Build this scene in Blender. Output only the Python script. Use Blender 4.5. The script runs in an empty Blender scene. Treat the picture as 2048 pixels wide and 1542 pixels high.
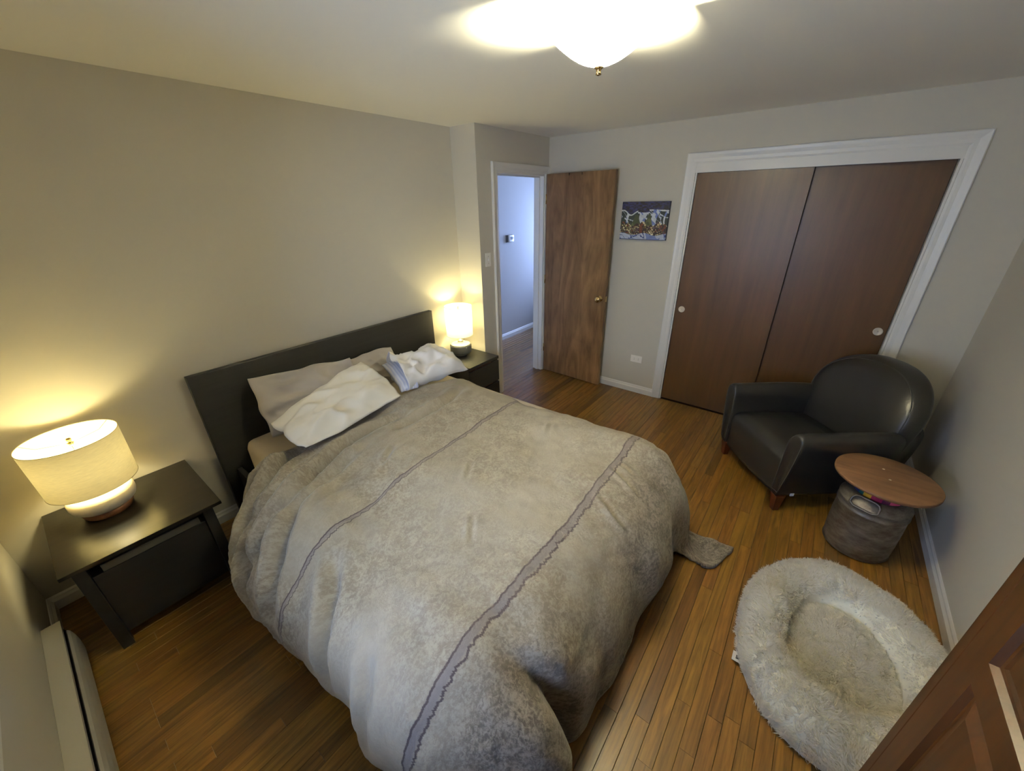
import bpy, bmesh, math, random
import numpy as np
from mathutils import Vector, Matrix
S = bpy.context.scene
COL = S.collection
random.seed(7)
PI = math.pi

# ------------------------------------------------------------------ camera, world, exposure, large lights
CX, CY, CZ = 0.4419, -2.7126, 1.8723
YAW, PITCH, ROLL, FPX = -51.7158, -25.3766, -1.0859, 772.63
yw, pt, rl = map(math.radians, (YAW, PITCH, ROLL))
FW = Vector((math.sin(-yw) * math.cos(pt), math.cos(-yw) * math.cos(pt), math.sin(pt)))
R0 = FW.cross(Vector((0, 0, 1))).normalized(); U0 = R0.cross(FW)
RT = R0 * math.cos(rl) + U0 * math.sin(rl); UP = -R0 * math.sin(rl) + U0 * math.cos(rl)
cd = bpy.data.cameras.new('camera'); cam = bpy.data.objects.new('camera', cd); COL.objects.link(cam)
cd.sensor_width = 36; cd.lens = FPX * 36 / 2048; cd.clip_start = 0.02
M = Matrix((RT, UP, -FW)).transposed().to_4x4(); M.translation = Vector((CX, CY, CZ)); cam.matrix_world = M
S.camera = cam
w = bpy.data.worlds.new('world'); S.world = w; w.use_nodes = True
w.node_tree.nodes['Background'].inputs[0].default_value = (0.35, 0.5, 1.0, 1)
w.node_tree.nodes['Background'].inputs[1].default_value = 0.9
S.view_settings.view_transform = 'Standard'; S.view_settings.look = 'None'
S.cycles.max_bounces = 16; S.cycles.diffuse_bounces = 8
S.view_settings.gamma = 1; S.view_settings.exposure = 0.52; S.view_settings.use_curve_mapping = False

def area(name, loc, rot, sx, sy, col, power):
    l = bpy.data.lights.new(name, 'AREA'); l.shape = 'RECTANGLE'; l.size = sx; l.size_y = sy
    l.color = col; l.energy = power
    o = bpy.data.objects.new(name, l); o.location = loc; o.rotation_euler = rot; COL.objects.link(o); return o
def point(name, loc, col, power, r=0.03):
    l = bpy.data.lights.new(name, 'POINT'); l.color = col; l.energy = power; l.shadow_soft_size = r
    o = bpy.data.objects.new(name, l); o.location = loc; COL.objects.link(o); return o
DAY = (0.36, 0.52, 1.0)
area('window_daylight', (-0.16, -1.90, 1.35), (0, -PI / 2, 0), 1.05, 1.05, (0.56, 0.71, 1.0), 27)       # dusk sky outside the bedroom window
area('hall_daylight', (6.75, 0.30, 1.45), (0, PI / 2, 0), 1.2, 0.7, DAY, 122)            # dusk sky outside the hall window
WARM = (1.0, 0.89, 0.45)
WARM_C = (1.0, 0.93, 0.63)
P_CEIL, P_L, P_R = 275.0, 3.9, 5.4

# ------------------------------------------------------------------ helpers
def link(name, me, mat=None, parent=None):
    o = bpy.data.objects.new(name, me); COL.objects.link(o)
    if mat is not None:
        for m in (mat if isinstance(mat, (list, tuple)) else [mat]): me.materials.append(m)
    if parent is not None: o.parent = parent
    return o
def tag(o, label=None, cat=None, group=None, kind=None):
    if label: o['label'] = label
    if cat: o['category'] = cat
    if group: o['group'] = group
    if kind: o['kind'] = kind
    return o
def thing(name, label, cat, loc=(0, 0, 0), rz=0, group=None):
    o = bpy.data.objects.new(name, None); COL.objects.link(o); o.location = loc; o.rotation_euler = (0, 0, rz)
    return tag(o, label, cat, group)
def mesh(bm, smooth=False):
    me = bpy.data.meshes.new('m'); bm.normal_update(); bm.to_mesh(me); bm.free()
    if smooth: me.polygons.foreach_set('use_smooth', [True] * len(me.polygons))
    return me
def box_into(bm, x0, x1, y0, y1, z0, z1, bev=0, seg=1):
    x0, x1 = sorted((x0, x1)); y0, y1 = sorted((y0, y1)); z0, z1 = sorted((z0, z1))
    v = [bm.verts.new(p) for p in ((x0,y0,z0),(x1,y0,z0),(x1,y1,z0),(x0,y1,z0),(x0,y0,z1),(x1,y0,z1),(x1,y1,z1),(x0,y1,z1))]
    f = [bm.faces.new([v[i] for i in q]) for q in ((3,2,1,0),(4,5,6,7),(0,1,5,4),(1,2,6,5),(2,3,7,6),(3,0,4,7))]
    if bev > 0:
        es = set(e for a in f for e in a.edges)
        bmesh.ops.bevel(bm, geom=list(es), offset=bev, segments=seg, affect='EDGES', profile=0.5)
def box(name, b, mat, parent=None, bev=0, seg=2):
    bm = bmesh.new(); box_into(bm, *b, bev=bev, seg=seg); return link(name, mesh(bm, bev > 0.006), mat, parent)
def boxes(name, bs, mat, parent=None, bev=0, seg=1):
    bm = bmesh.new()
    for b in bs: box_into(bm, *b, bev=bev, seg=seg)
    return link(name, mesh(bm), mat, parent)
def lathe_into(bm, prof, c=(0, 0, 0), n=64, cap=True, axis='z'):
    rings = []
    for r, z in prof:
        ring = []
        for i in range(n):
            a = 2 * PI * i / n
            p = (r * math.cos(a), r * math.sin(a), z)
            if axis == 'x': p = (z, p[0], p[1])
            if axis == 'y': p = (p[0], z, p[1])
            ring.append(bm.verts.new((p[0] + c[0], p[1] + c[1], p[2] + c[2])))
        rings.append(ring)
    for a, b in zip(rings, rings[1:]):
        for i in range(n): bm.faces.new((a[i], a[(i + 1) % n], b[(i + 1) % n], b[i]))
    if cap:
        bm.faces.new(list(reversed(rings[0]))); bm.faces.new(rings[-1])
    bmesh.ops.recalc_face_normals(bm, faces=bm.faces)
def lathe(name, prof, c, mat, parent=None, n=64, cap=True, axis='z', smooth=True):
    bm = bmesh.new(); lathe_into(bm, prof, c, n, cap, axis); o = link(name, mesh(bm, smooth), mat, parent)
    return o
def tube_into(bm, pts, r, n=8, closed=False):
    pts = [Vector(p) for p in pts]; rings = []; N = len(pts); up = None
    for i, p in enumerate(pts):
        a = pts[(i - 1) % N] if (closed or i > 0) else p
        b = pts[(i + 1) % N] if (closed or i < N - 1) else p
        t = (b - a).normalized()
        if up is None:
            up = t.orthogonal().normalized()
        else:
            up = (up - t * up.dot(t)).normalized()
        s = t.cross(up)
        rings.append([bm.verts.new(p + (up * math.cos(2 * PI * k / n) + s * math.sin(2 * PI * k / n)) * r) for k in range(n)])
    m = N if closed else N - 1
    for i in range(m):
        a, b = rings[i], rings[(i + 1) % N]
        for k in range(n): bm.faces.new((a[k], a[(k + 1) % n], b[(k + 1) % n], b[k]))
    if not closed: bm.faces.new(list(reversed(rings[0]))); bm.faces.new(rings[-1])
    bmesh.ops.recalc_face_normals(bm, faces=bm.faces)
def tube(name, pts, r, mat, parent=None, n=8, closed=False):
    bm = bmesh.new(); tube_into(bm, pts, r, n, closed); return link(name, mesh(bm, True), mat, parent)
def prism(name, poly, fn0, fn1, mat, parent=None, smooth=False, bev=0):
    """extrude a 2-D polygon; fn0/fn1 map (a,b)->3-D for both ends"""
    bm = bmesh.new(); A = [bm.verts.new(fn0(*p)) for p in poly]; B = [bm.verts.new(fn1(*p)) for p in poly]; n = len(poly)
    bm.faces.new(A); bm.faces.new(list(reversed(B)))
    for i in range(n): bm.faces.new((A[i], B[i], B[(i + 1) % n], A[(i + 1) % n]))
    bmesh.ops.recalc_face_normals(bm, faces=bm.faces)
    if bev: bmesh.ops.bevel(bm, geom=list(bm.edges), offset=bev, segments=2, affect='EDGES')
    return link(name, mesh(bm, smooth), mat, parent)
def grid_mesh(P, uv=None, flip=False, wrap_u=False):
    """P (n,m,3) array -> mesh with optional UV (n,m,2)"""
    n, m = P.shape[:2]
    idx = np.arange(n * m).reshape(n, m)
    if wrap_u: idx = np.vstack([idx, idx[:1]])
    a, b, c, d = idx[:-1, :-1], idx[1:, :-1], idx[1:, 1:], idx[:-1, 1:]
    F = np.stack([a, b, c, d], -1).reshape(-1, 4)
    if flip: F = F[:, ::-1]
    me = bpy.data.meshes.new('g'); me.from_pydata(P.reshape(-1, 3).tolist(), [], F.tolist())
    if uv is not None:
        l = me.uv_layers.new(name='UVMap'); l.data.foreach_set('uv', uv.reshape(-1, 2)[F.reshape(-1)].astype(np.float32).ravel())
    me.polygons.foreach_set('use_smooth', [True] * len(me.polygons)); me.update(); return me
_rs = np.random.RandomState(3); _G = _rs.rand(256, 256)
def vnoise(x, y):
    x = np.asarray(x, float) + 1000.0; y = np.asarray(y, float) + 1000.0
    xi = np.floor(x).astype(int); yi = np.floor(y).astype(int); fx = x - xi; fy = y - yi
    fx = fx * fx * fx * (fx * (fx * 6 - 15) + 10); fy = fy * fy * fy * (fy * (fy * 6 - 15) + 10)
    g = lambda a, b: _G[a % 256, b % 256]
    return (g(xi, yi) * (1 - fx) * (1 - fy) + g(xi + 1, yi) * fx * (1 - fy) + g(xi, yi + 1) * (1 - fx) * fy + g(xi + 1, yi + 1) * fx * fy) * 2 - 1
def fbm(x, y, o=4):
    s = 0; a = 1.0
    for k in range(o): s = s + a * vnoise(x * 2 ** k + 17.3 * k, y * 2 ** k + 5.1 * k); a *= 0.5
    return s
def sstep(a, b, x):
    t = np.clip((x - a) / (b - a), 0, 1); return t * t * (3 - 2 * t)

# ------------------------------------------------------------------ materials
def lin(c):
    return tuple(((v / 255) / 12.92 if v / 255 <= 0.04045 else ((v / 255 + 0.055) / 1.055) ** 2.4) for v in c) + (1,)
def mat(name, col, rough=0.5, metal=0.0, spec=0.5, sheen=0, coat=0, var=0.0, vscale=6.0, bump=0.0, bscale=60.0, emis=None, estr=0):
    m = bpy.data.materials.new(name); m.use_nodes = True; nt = m.node_tree; b = nt.nodes['Principled BSDF']
    c = col if len(col) == 4 else tuple(col) + (1,)
    b.inputs['Base Color'].default_value = c; b.inputs['Roughness'].default_value = rough; b.inputs['Metallic'].default_value = metal
    b.inputs['Specular IOR Level'].default_value = spec
    if sheen: b.inputs['Sheen Weight'].default_value = sheen; b.inputs['Sheen Roughness'].default_value = 0.4
    if coat: b.inputs['Coat Weight'].default_value = coat; b.inputs['Coat Roughness'].default_value = 0.15
    if emis: b.inputs['Emission Color'].default_value = tuple(emis) + (1,); b.inputs['Emission Strength'].default_value = estr
    N = nt.nodes.new; L = nt.links.new
    tc = N('ShaderNodeTexCoord')
    if var:
        n = N('ShaderNodeTexNoise'); n.inputs['Scale'].default_value = vscale; n.inputs['Detail'].default_value = 5; L(tc.outputs['Object'], n.inputs['Vector'])
        r = N('ShaderNodeValToRGB'); r.color_ramp.elements[0].position = 0.3; r.color_ramp.elements[1].position = 0.7
        r.color_ramp.elements[0].color = tuple(v * (1 - var) for v in c[:3]) + (1,); r.color_ramp.elements[1].color = tuple(min(1, v * (1 + var)) for v in c[:3]) + (1,)
        L(n.outputs['Fac'], r.inputs[0]); L(r.outputs[0], b.inputs['Base Color'])
    if bump:
        n = N('ShaderNodeTexNoise'); n.inputs['Scale'].default_value = bscale; n.inputs['Detail'].default_value = 4; L(tc.outputs['Object'], n.inputs['Vector'])
        bp = N('ShaderNodeBump'); bp.inputs['Strength'].default_value = bump; bp.inputs['Distance'].default_value = 0.003
        L(n.outputs['Fac'], bp.inputs['Height']); L(bp.outputs[0], b.inputs['Normal'])
    return m
def wood(name, dark, light, rough=0.4, stretch=(1, 12, 12), scale=3.0, coord='Object', per_object=0.0, bump=0.05, spec=0.5, ring=0.5, coat=0, blotch=0.0):
    m = bpy.data.materials.new(name); m.use_nodes = True; nt = m.node_tree; b = nt.nodes['Principled BSDF']; N = nt.nodes.new; L = nt.links.new
    b.inputs['Roughness'].default_value = rough; b.inputs['Specular IOR Level'].default_value = spec
    if coat: b.inputs['Coat Weight'].default_value = coat; b.inputs['Coat Roughness'].default_value = 0.25
    if coord == 'World': src = N('ShaderNodeNewGeometry').outputs['Position']
    else: src = N('ShaderNodeTexCoord').outputs[coord]
    oi = N('ShaderNodeObjectInfo')
    add = N('ShaderNodeVectorMath'); add.operation = 'ADD'
    cmb = N('ShaderNodeCombineXYZ'); mu = N('ShaderNodeMath'); mu.operation = 'MULTIPLY'; mu.inputs[1].default_value = 37.0 if per_object else 0.0
    L(oi.outputs['Random'], mu.inputs[0]); 
    for k in range(3): L(mu.outputs[0], cmb.inputs[k])
    L(src, add.inputs[0]); L(cmb.outputs[0], add.inputs[1])
    mp = N('ShaderNodeMapping'); mp.inputs['Scale'].default_value = stretch; L(add.outputs[0], mp.inputs[0])
    n1 = N('ShaderNodeTexNoise'); n1.inputs['Scale'].default_value = scale; n1.inputs['Detail'].default_value = 6; n1.inputs['Distortion'].default_value = ring; L(mp.outputs[0], n1.inputs['Vector'])
    n2 = N('ShaderNodeTexNoise'); n2.inputs['Scale'].default_value = scale * 9; n2.inputs['Detail'].default_value = 4; L(mp.outputs[0], n2.inputs['Vector'])
    mx = N('ShaderNodeMath'); mx.operation = 'MULTIPLY_ADD'; mx.inputs[1].default_value = 0.3; L(n2.outputs['Fac'], mx.inputs[0]); L(n1.outputs['Fac'], mx.inputs[2])
    r = N('ShaderNodeValToRGB'); r.color_ramp.elements[0].position = 0.42; r.color_ramp.elements[1].position = 0.85
    r.color_ramp.elements[0].color = dark; r.color_ramp.elements[1].color = light; L(mx.outputs[0], r.inputs[0])
    out = r.outputs[0]
    if per_object:
        hs = N('ShaderNodeHueSaturation')
        v = N('ShaderNodeValToRGB'); e = v.color_ramp.elements; e[0].position = 0; e[0].color = (1 - per_object * 2.0,) * 3 + (1,); e[1].position = 1.0; e[1].color = (1 + per_object * .55,) * 3 + (1,)
        q = e.new(0.12); q.color = (1 - per_object * .5,) * 3 + (1,)
        L(oi.outputs['Random'], v.inputs[0]); L(v.outputs[0], hs.inputs['Value']); L(out, hs.inputs['Color'])
        h2 = N('ShaderNodeMath'); h2.operation = 'MULTIPLY_ADD'; h2.inputs[1].default_value = 0.014; h2.inputs[2].default_value = 0.494
        fr = N('ShaderNodeMath'); fr.operation = 'FRACT'; m7 = N('ShaderNodeMath'); m7.operation = 'MULTIPLY'; m7.inputs[1].default_value = 13.7
        L(oi.outputs['Random'], m7.inputs[0]); L(m7.outputs[0], fr.inputs[0]); L(fr.outputs[0], h2.inputs[0]); L(h2.outputs[0], hs.inputs['Hue'])
        out = hs.outputs[0]
    if blotch:
        n3 = N('ShaderNodeTexNoise'); n3.inputs['Scale'].default_value = 2.2; n3.inputs['Detail'].default_value = 3; L(src, n3.inputs['Vector'])
        mm = N('ShaderNodeMix'); mm.data_type = 'RGBA'; mm.blend_type = 'MULTIPLY'; mm.inputs[0].default_value = 1
        rr = N('ShaderNodeValToRGB'); rr.color_ramp.elements[0].position = .3; rr.color_ramp.elements[1].position = .7; rr.color_ramp.elements[0].color = (1 - blotch,) * 3 + (1,)
        L(n3.outputs['Fac'], rr.inputs[0]); L(out, mm.inputs[6]); L(rr.outputs[0], mm.inputs[7]); out = mm.outputs[2]
    L(out, b.inputs['Base Color'])
    if bump:
        bp = N('ShaderNodeBump'); bp.inputs['Strength'].default_value = bump; bp.inputs['Distance'].default_value = 0.002; L(mx.outputs[0], bp.inputs['Height']); L(bp.outputs[0], b.inputs['Normal'])
    return m
def shade_mat(name, col, trans=0.6, weave=0.15):
    m = bpy.data.materials.new(name); m.use_nodes = True; nt = m.node_tree; N = nt.nodes.new; L = nt.links.new
    nt.nodes.remove(nt.nodes['Principled BSDF']); out = nt.nodes['Material Output']
    d = N('ShaderNodeBsdfDiffuse'); t = N('ShaderNodeBsdfTranslucent'); mx = N('ShaderNodeMixShader'); mx.inputs[0].default_value = trans
    tc = N('ShaderNodeTexCoord'); n = N('ShaderNodeTexNoise'); n.inputs['Scale'].default_value = 40; mp = N('ShaderNodeMapping'); mp.inputs['Scale'].default_value = (1, 1, 6)
    L(tc.outputs['Object'], mp.inputs[0]); L(mp.outputs[0], n.inputs['Vector'])
    r = N('ShaderNodeValToRGB'); r.color_ramp.elements[0].position = .3; r.color_ramp.elements[1].position = .7
    r.color_ramp.elements[0].color = tuple(c * (1 - weave) for c in col) + (1,); r.color_ramp.elements[1].color = tuple(col) + (1,)
    L(n.outputs['Fac'], r.inputs[0]); L(r.outputs[0], d.inputs[0]); L(r.outputs[0], t.inputs[0])
    L(d.outputs[0], mx.inputs[1]); L(t.outputs[0], mx.inputs[2]); L(mx.outputs[0], out.inputs[0]); return m

m_wall = mat('wall_paint', (0.61, 0.575, 0.49), 0.75, spec=0.25, bump=0.04, bscale=180)
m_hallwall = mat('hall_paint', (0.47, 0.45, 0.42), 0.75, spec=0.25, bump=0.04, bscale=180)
m_ceil = mat('ceiling_paint', (0.85, 0.82, 0.74), 0.85, spec=0.2, bump=0.03, bscale=150)
m_trim = mat('white_trim_paint', (0.80, 0.78, 0.73), 0.35, spec=0.5)
m_metalwhite = mat('heater_enamel', (0.60, 0.58, 0.50), 0.4, spec=0.5)
m_plank = wood('oak_plank', lin((90, 61, 20)), lin((138, 99, 42)), rough=0.36, stretch=(1, 16, 8), scale=2.3, coord='World', per_object=0.24, bump=0.06, ring=1.6, coat=0.12)
m_subfloor = mat('subfloor', lin((40, 24, 10)), 0.9)
m_doorwood = wood('stained_birch', lin((100, 75, 47)), lin((146, 114, 78)), rough=0.45, stretch=(4.5, 4.5, 0.7), scale=1.7, bump=0.03, ring=2.4, blotch=0.3)
m_closet = wood('closet_veneer', lin((72, 48, 21)), lin((85, 59, 29)), rough=0.42, stretch=(7, 7, 0.5), scale=1.8, bump=0.14, ring=0.6, blotch=0.12, coat=0.10)
m_armoire = wood('cherry_stain', lin((54, 31, 11)), lin((82, 48, 18)), rough=0.4, stretch=(10, 10, 0.8), scale=2.0, bump=0.03, ring=0.8, coat=0.15)
m_black = wood('black_brown_veneer', (0.012, 0.0115, 0.0112, 1), (0.019, 0.018, 0.0172, 1), rough=0.45, stretch=(1, 14, 14), scale=3, bump=0.03)
m_blackgloss = wood('black_lacquer', (0.010, 0.008, 0.0065, 1), (0.020, 0.016, 0.012, 1), rough=0.30, stretch=(1, 14, 14), scale=3, bump=0.02)
m_dark = mat('dark_void', (0.01, 0.01, 0.01), 0.9)
m_leather = mat('black_leather', (0.0145, 0.014, 0.0142), 0.38, spec=0.5, bump=0.10, bscale=260)
m_stitch = mat('dark_thread', (0.035, 0.035, 0.035), 0.6)
m_legwood = wood('mahogany_leg', lin((50, 20, 8)), lin((86, 38, 18)), rough=0.35, stretch=(8, 8, 1), scale=3)
m_brass = mat('polished_brass', (0.80, 0.58, 0.25), 0.18, metal=1)
m_pull = mat('cream_pull', (0.62, 0.57, 0.48), 0.3, spec=0.6)
m_plate = mat('white_plastic', (0.88, 0.85, 0.79), 0.35)
m_slot = mat('slot_grey', (0.09, 0.085, 0.08), 0.6)
m_sheet = mat('beige_sheet', (0.52, 0.455, 0.37), 0.85, sheen=0.2, bump=0.08, bscale=300)
m_pgrey = mat('taupe_pillowcase', (0.47, 0.435, 0.40), 0.8, sheen=0.3, bump=0.06, bscale=300)
m_pwhite = mat('ivory_pillowcase', (0.84, 0.80, 0.71), 0.8, sheen=0.2, bump=0.05, bscale=300)
m_pwhite2 = mat('white_pillowcase', (0.84, 0.81, 0.78), 0.65, sheen=0.3, bump=0.05, bscale=300)
m_linen = shade_mat('linen_shade', (0.88, 0.80, 0.55), 0.085, 0.10)
m_shade2 = shade_mat('white_shade', (0.93, 0.90, 0.80), 0.26, 0.04)
m_glass = shade_mat('frosted_glass', (0.98, 0.96, 0.89), 0.82, 0.0)
m_ceramic = mat('cream_ceramic', (0.72, 0.66, 0.56), 0.45)
m_lampwood = wood('walnut_ring', lin((94, 58, 34)), lin((140, 92, 56)), rough=0.5, stretch=(8, 8, 3), scale=3)
m_greycer = mat('grey_ceramic', (0.10, 0.105, 0.115), 0.5)
m_palecer = mat('pale_ceramic', (0.45, 0.43, 0.38), 0.5)
m_nickel = mat('brushed_nickel', (0.5, 0.48, 0.44), 0.35, metal=1)
m_wire = mat('shade_wire', (0.35, 0.30, 0.2), 0.4, metal=0.8)
m_rimtape = mat('shade_rim_tape', (0.42, 0.34, 0.18), 0.8)
m_bulb = mat('bulb_glow', (1, 1, 1), 0.5, emis=(1.0, 0.85, 0.6), estr=14)
def bulb_mat():
    m = bpy.data.materials.new('clear_lit_bulb'); m.use_nodes = True; nt = m.node_tree; nt.nodes.remove(nt.nodes['Principled BSDF'])
    t = nt.nodes.new('ShaderNodeBsdfTransparent'); g = nt.nodes.new('ShaderNodeEmission'); g.inputs[0].default_value = (1, .85, .6, 1); g.inputs[1].default_value = 6
    x = nt.nodes.new('ShaderNodeAddShader'); L = nt.links.new; L(t.outputs[0], x.inputs[0]); L(g.outputs[0], x.inputs[1]); L(x.outputs[0], nt.nodes['Material Output'].inputs[0]); return m
m_bulb = bulb_mat()
m_tabletop = wood('worn_round_top', lin((104, 74, 50)), lin((142, 104, 72)), rough=0.55, stretch=(10, 1.2, 4), scale=2.5, bump=0.06, blotch=0.25)
m_screw = mat('pale_screw', (0.6, 0.55, 0.45), 0.4, metal=0.4)
m_glazing = None

def galv():
    m = mat('galvanised_steel', (0.22, 0.21, 0.19), 0.42, metal=0.75); nt = m.node_tree; b = nt.nodes['Principled BSDF']; N = nt.nodes.new; L = nt.links.new
    tc = N('ShaderNodeTexCoord'); n = N('ShaderNodeTexNoise'); n.inputs['Scale'].default_value = 9; n.inputs['Detail'].default_value = 9; n.inputs['Roughness'].default_value = .7
    mp = N('ShaderNodeMapping'); mp.inputs['Scale'].default_value = (1, 1, 2.2); L(tc.outputs['Object'], mp.inputs[0]); L(mp.outputs[0], n.inputs['Vector'])
    r = N('ShaderNodeValToRGB'); e = r.color_ramp.elements; e[0].position = .36; e[0].color = (0.11, 0.088, 0.07, 1); e[1].position = .72; e[1].color = (0.30, 0.29, 0.265, 1); q = e.new(.52); q.color = (0.19, 0.17, 0.15, 1)
    L(n.outputs['Fac'], r.inputs[0]); L(r.outputs[0], b.inputs['Base Color'])
    r2 = N('ShaderNodeMapRange'); r2.inputs[3].default_value = .65; r2.inputs[4].default_value = .35; L(n.outputs['Fac'], r2.inputs[0]); L(r2.outputs[0], b.inputs['Roughness'])
    return m
m_galv = galv()
def fabric_duvet():
    m = bpy.data.materials.new('crushed_velvet'); m.use_nodes = True; nt = m.node_tree; b = nt.nodes['Principled BSDF']; N = nt.nodes.new; L = nt.links.new
    b.inputs['Roughness'].default_value = 0.72; b.inputs['Sheen Weight'].default_value = 0.35; b.inputs['Sheen Roughness'].default_value = 0.4; b.inputs['Specular IOR Level'].default_value = 0.25
    uv = N('ShaderNodeUVMap'); uv.uv_map = 'UVMap'
    sp = N('ShaderNodeSeparateXYZ'); L(uv.outputs[0], sp.inputs[0])
    def noise(scale, detail=4, stretch=None, rough=.5, dist=0):
        n = N('ShaderNodeTexNoise'); n.inputs['Scale'].default_value = scale; n.inputs['Detail'].default_value = detail; n.inputs['Roughness'].default_value = rough; n.inputs['Distortion'].default_value = dist
        if stretch:
            mp = N('ShaderNodeMapping'); mp.inputs['Scale'].default_value = stretch; L(uv.outputs[0], mp.inputs[0]); L(mp.outputs[0], n.inputs['Vector'])
        else: L(uv.outputs[0], n.inputs['Vector'])
        return n.outputs['Fac']
    def math_(op, a, b_=None, c=None):
        n = N('ShaderNodeMath'); n.operation = op
        for i, x in enumerate((a, b_, c)):
            if x is None: continue
            if isinstance(x, (int, float)): n.inputs[i].default_value = x
            else: L(x, n.inputs[i])
        return n.outputs[0]
    def ramp(x, pts):
        r = N('ShaderNodeValToRGB'); e = r.color_ramp.elements
        e[0].position, e[0].color = pts[0][0], pts[0][1]; e[1].position, e[1].color = pts[-1][0], pts[-1][1]
        for p, c in pts[1:-1]: q = e.new(p); q.color = c
        L(x, r.inputs[0]); return r.outputs[0]
    def mixc(f, a, c, bt='MIX'):
        n = N('ShaderNodeMix'); n.data_type = 'RGBA'; n.blend_type = bt
        if isinstance(f, (int, float)): n.inputs[0].default_value = f
        else: L(f, n.inputs[0])
        for i, x in ((6, a), (7, c)):
            if isinstance(x, tuple): n.inputs[i].default_value = x
            else: L(x, n.inputs[i])
        return n.outputs[2]
    V = sp.outputs[1]                       # v = metres from the head edge
    big = noise(1.7, 3, rough=.5)
    fine = noise(75, 6, rough=.75, dist=.5)
    mid = noise(19, 7, rough=.72, dist=.8)
    calm = noise(2.3, 2, rough=.4)
    # zone colours along the length of the cover
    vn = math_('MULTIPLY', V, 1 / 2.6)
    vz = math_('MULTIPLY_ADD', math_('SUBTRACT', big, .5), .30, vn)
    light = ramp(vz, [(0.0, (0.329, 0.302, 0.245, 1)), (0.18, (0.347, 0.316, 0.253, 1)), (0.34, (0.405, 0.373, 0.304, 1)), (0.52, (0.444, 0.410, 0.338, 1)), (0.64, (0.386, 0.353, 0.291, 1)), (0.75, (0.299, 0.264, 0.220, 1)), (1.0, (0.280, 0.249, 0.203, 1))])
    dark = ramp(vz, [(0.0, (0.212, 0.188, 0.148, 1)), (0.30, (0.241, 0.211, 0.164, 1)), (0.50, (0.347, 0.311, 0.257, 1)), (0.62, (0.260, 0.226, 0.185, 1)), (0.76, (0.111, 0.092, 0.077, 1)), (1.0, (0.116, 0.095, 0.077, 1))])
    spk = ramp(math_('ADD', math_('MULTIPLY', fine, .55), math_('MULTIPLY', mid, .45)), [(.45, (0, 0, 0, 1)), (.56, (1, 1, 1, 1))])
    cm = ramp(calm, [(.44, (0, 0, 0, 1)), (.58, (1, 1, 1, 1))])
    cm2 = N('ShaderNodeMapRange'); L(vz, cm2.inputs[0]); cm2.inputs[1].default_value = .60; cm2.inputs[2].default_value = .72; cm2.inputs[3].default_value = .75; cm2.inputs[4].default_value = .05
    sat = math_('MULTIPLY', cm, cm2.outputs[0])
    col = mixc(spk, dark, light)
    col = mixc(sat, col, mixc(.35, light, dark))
    # two jagged stitched stripes
    j1 = noise(9, 6, (1, .02, 1), .8); j2 = noise(22, 6, (1, .02, 1), .8)
    def line(v0, hw, jit, src):
        d = math_('ABSOLUTE', math_('SUBTRACT', math_('MULTIPLY_ADD', math_('SUBTRACT', src, .5), jit, V), v0))
        n = N('ShaderNodeMapRange'); n.inputs[1].default_value = hw * .6; n.inputs[2].default_value = hw * 1.3; n.inputs[3].default_value = 1; n.inputs[4].default_value = 0; L(d, n.inputs[0]); return n.outputs[0]
    dk = (.085, .065, .068, 1)
    band = (.20, .18, .185, 1)
    col = mixc(math_('MULTIPLY', line(.735, .010, .03, j1), .75), col, band)
    col = mixc(line(.727, .0035, .035, j1), col, dk); col = mixc(math_('MULTIPLY', line(.746, .0030, .055, j2), .9), col, dk)
    col = mixc(math_('MULTIPLY', line(1.60, .020, .03, j1), .85), col, band)
    col = mixc(line(1.583, .0045, .045, j1), col, dk); col = mixc(line(1.622, .0050, .07, j2), col, dk)
    L(col, b.inputs['Base Color'])
    bp = N('ShaderNodeBump'); bp.inputs['Strength'].default_value = 0.6; bp.inputs['Distance'].default_value = 0.005
    L(math_('ADD', fine, math_('MULTIPLY', mid, 1.5)), bp.inputs['Height']); L(bp.outputs[0], b.inputs['Normal'])
    return m
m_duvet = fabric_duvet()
def stripe_mat():
    m = mat('striped_ticking', (0.6, 0.62, 0.72), 0.8); nt = m.node_tree; b = nt.nodes['Principled BSDF']; N = nt.nodes.new; L = nt.links.new
    uv = N('ShaderNodeUVMap'); uv.uv_map = 'UVMap'; wv = N('ShaderNodeTexWave'); wv.inputs['Scale'].default_value = 9; L(uv.outputs[0], wv.inputs['Vector'])
    r = N('ShaderNodeValToRGB'); r.color_ramp.elements[0].color = (.55, .58, .72, 1); r.color_ramp.elements[1].color = (.72, .73, .80, 1); r.color_ramp.elements[0].position = .4; r.color_ramp.elements[1].position = .6
    L(wv.outputs['Fac'], r.inputs[0]); L(r.outputs[0], b.inputs['Base Color']); return m
m_ticking = stripe_mat()
m_fur = shade_mat('cream_plush', (0.99, 0.96, 0.89), 0.5, 0.06)
m_furbase = mat('cream_plush_base', (0.88, 0.82, 0.70), 1.0, spec=0.1, var=0.2, vscale=12)

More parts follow.
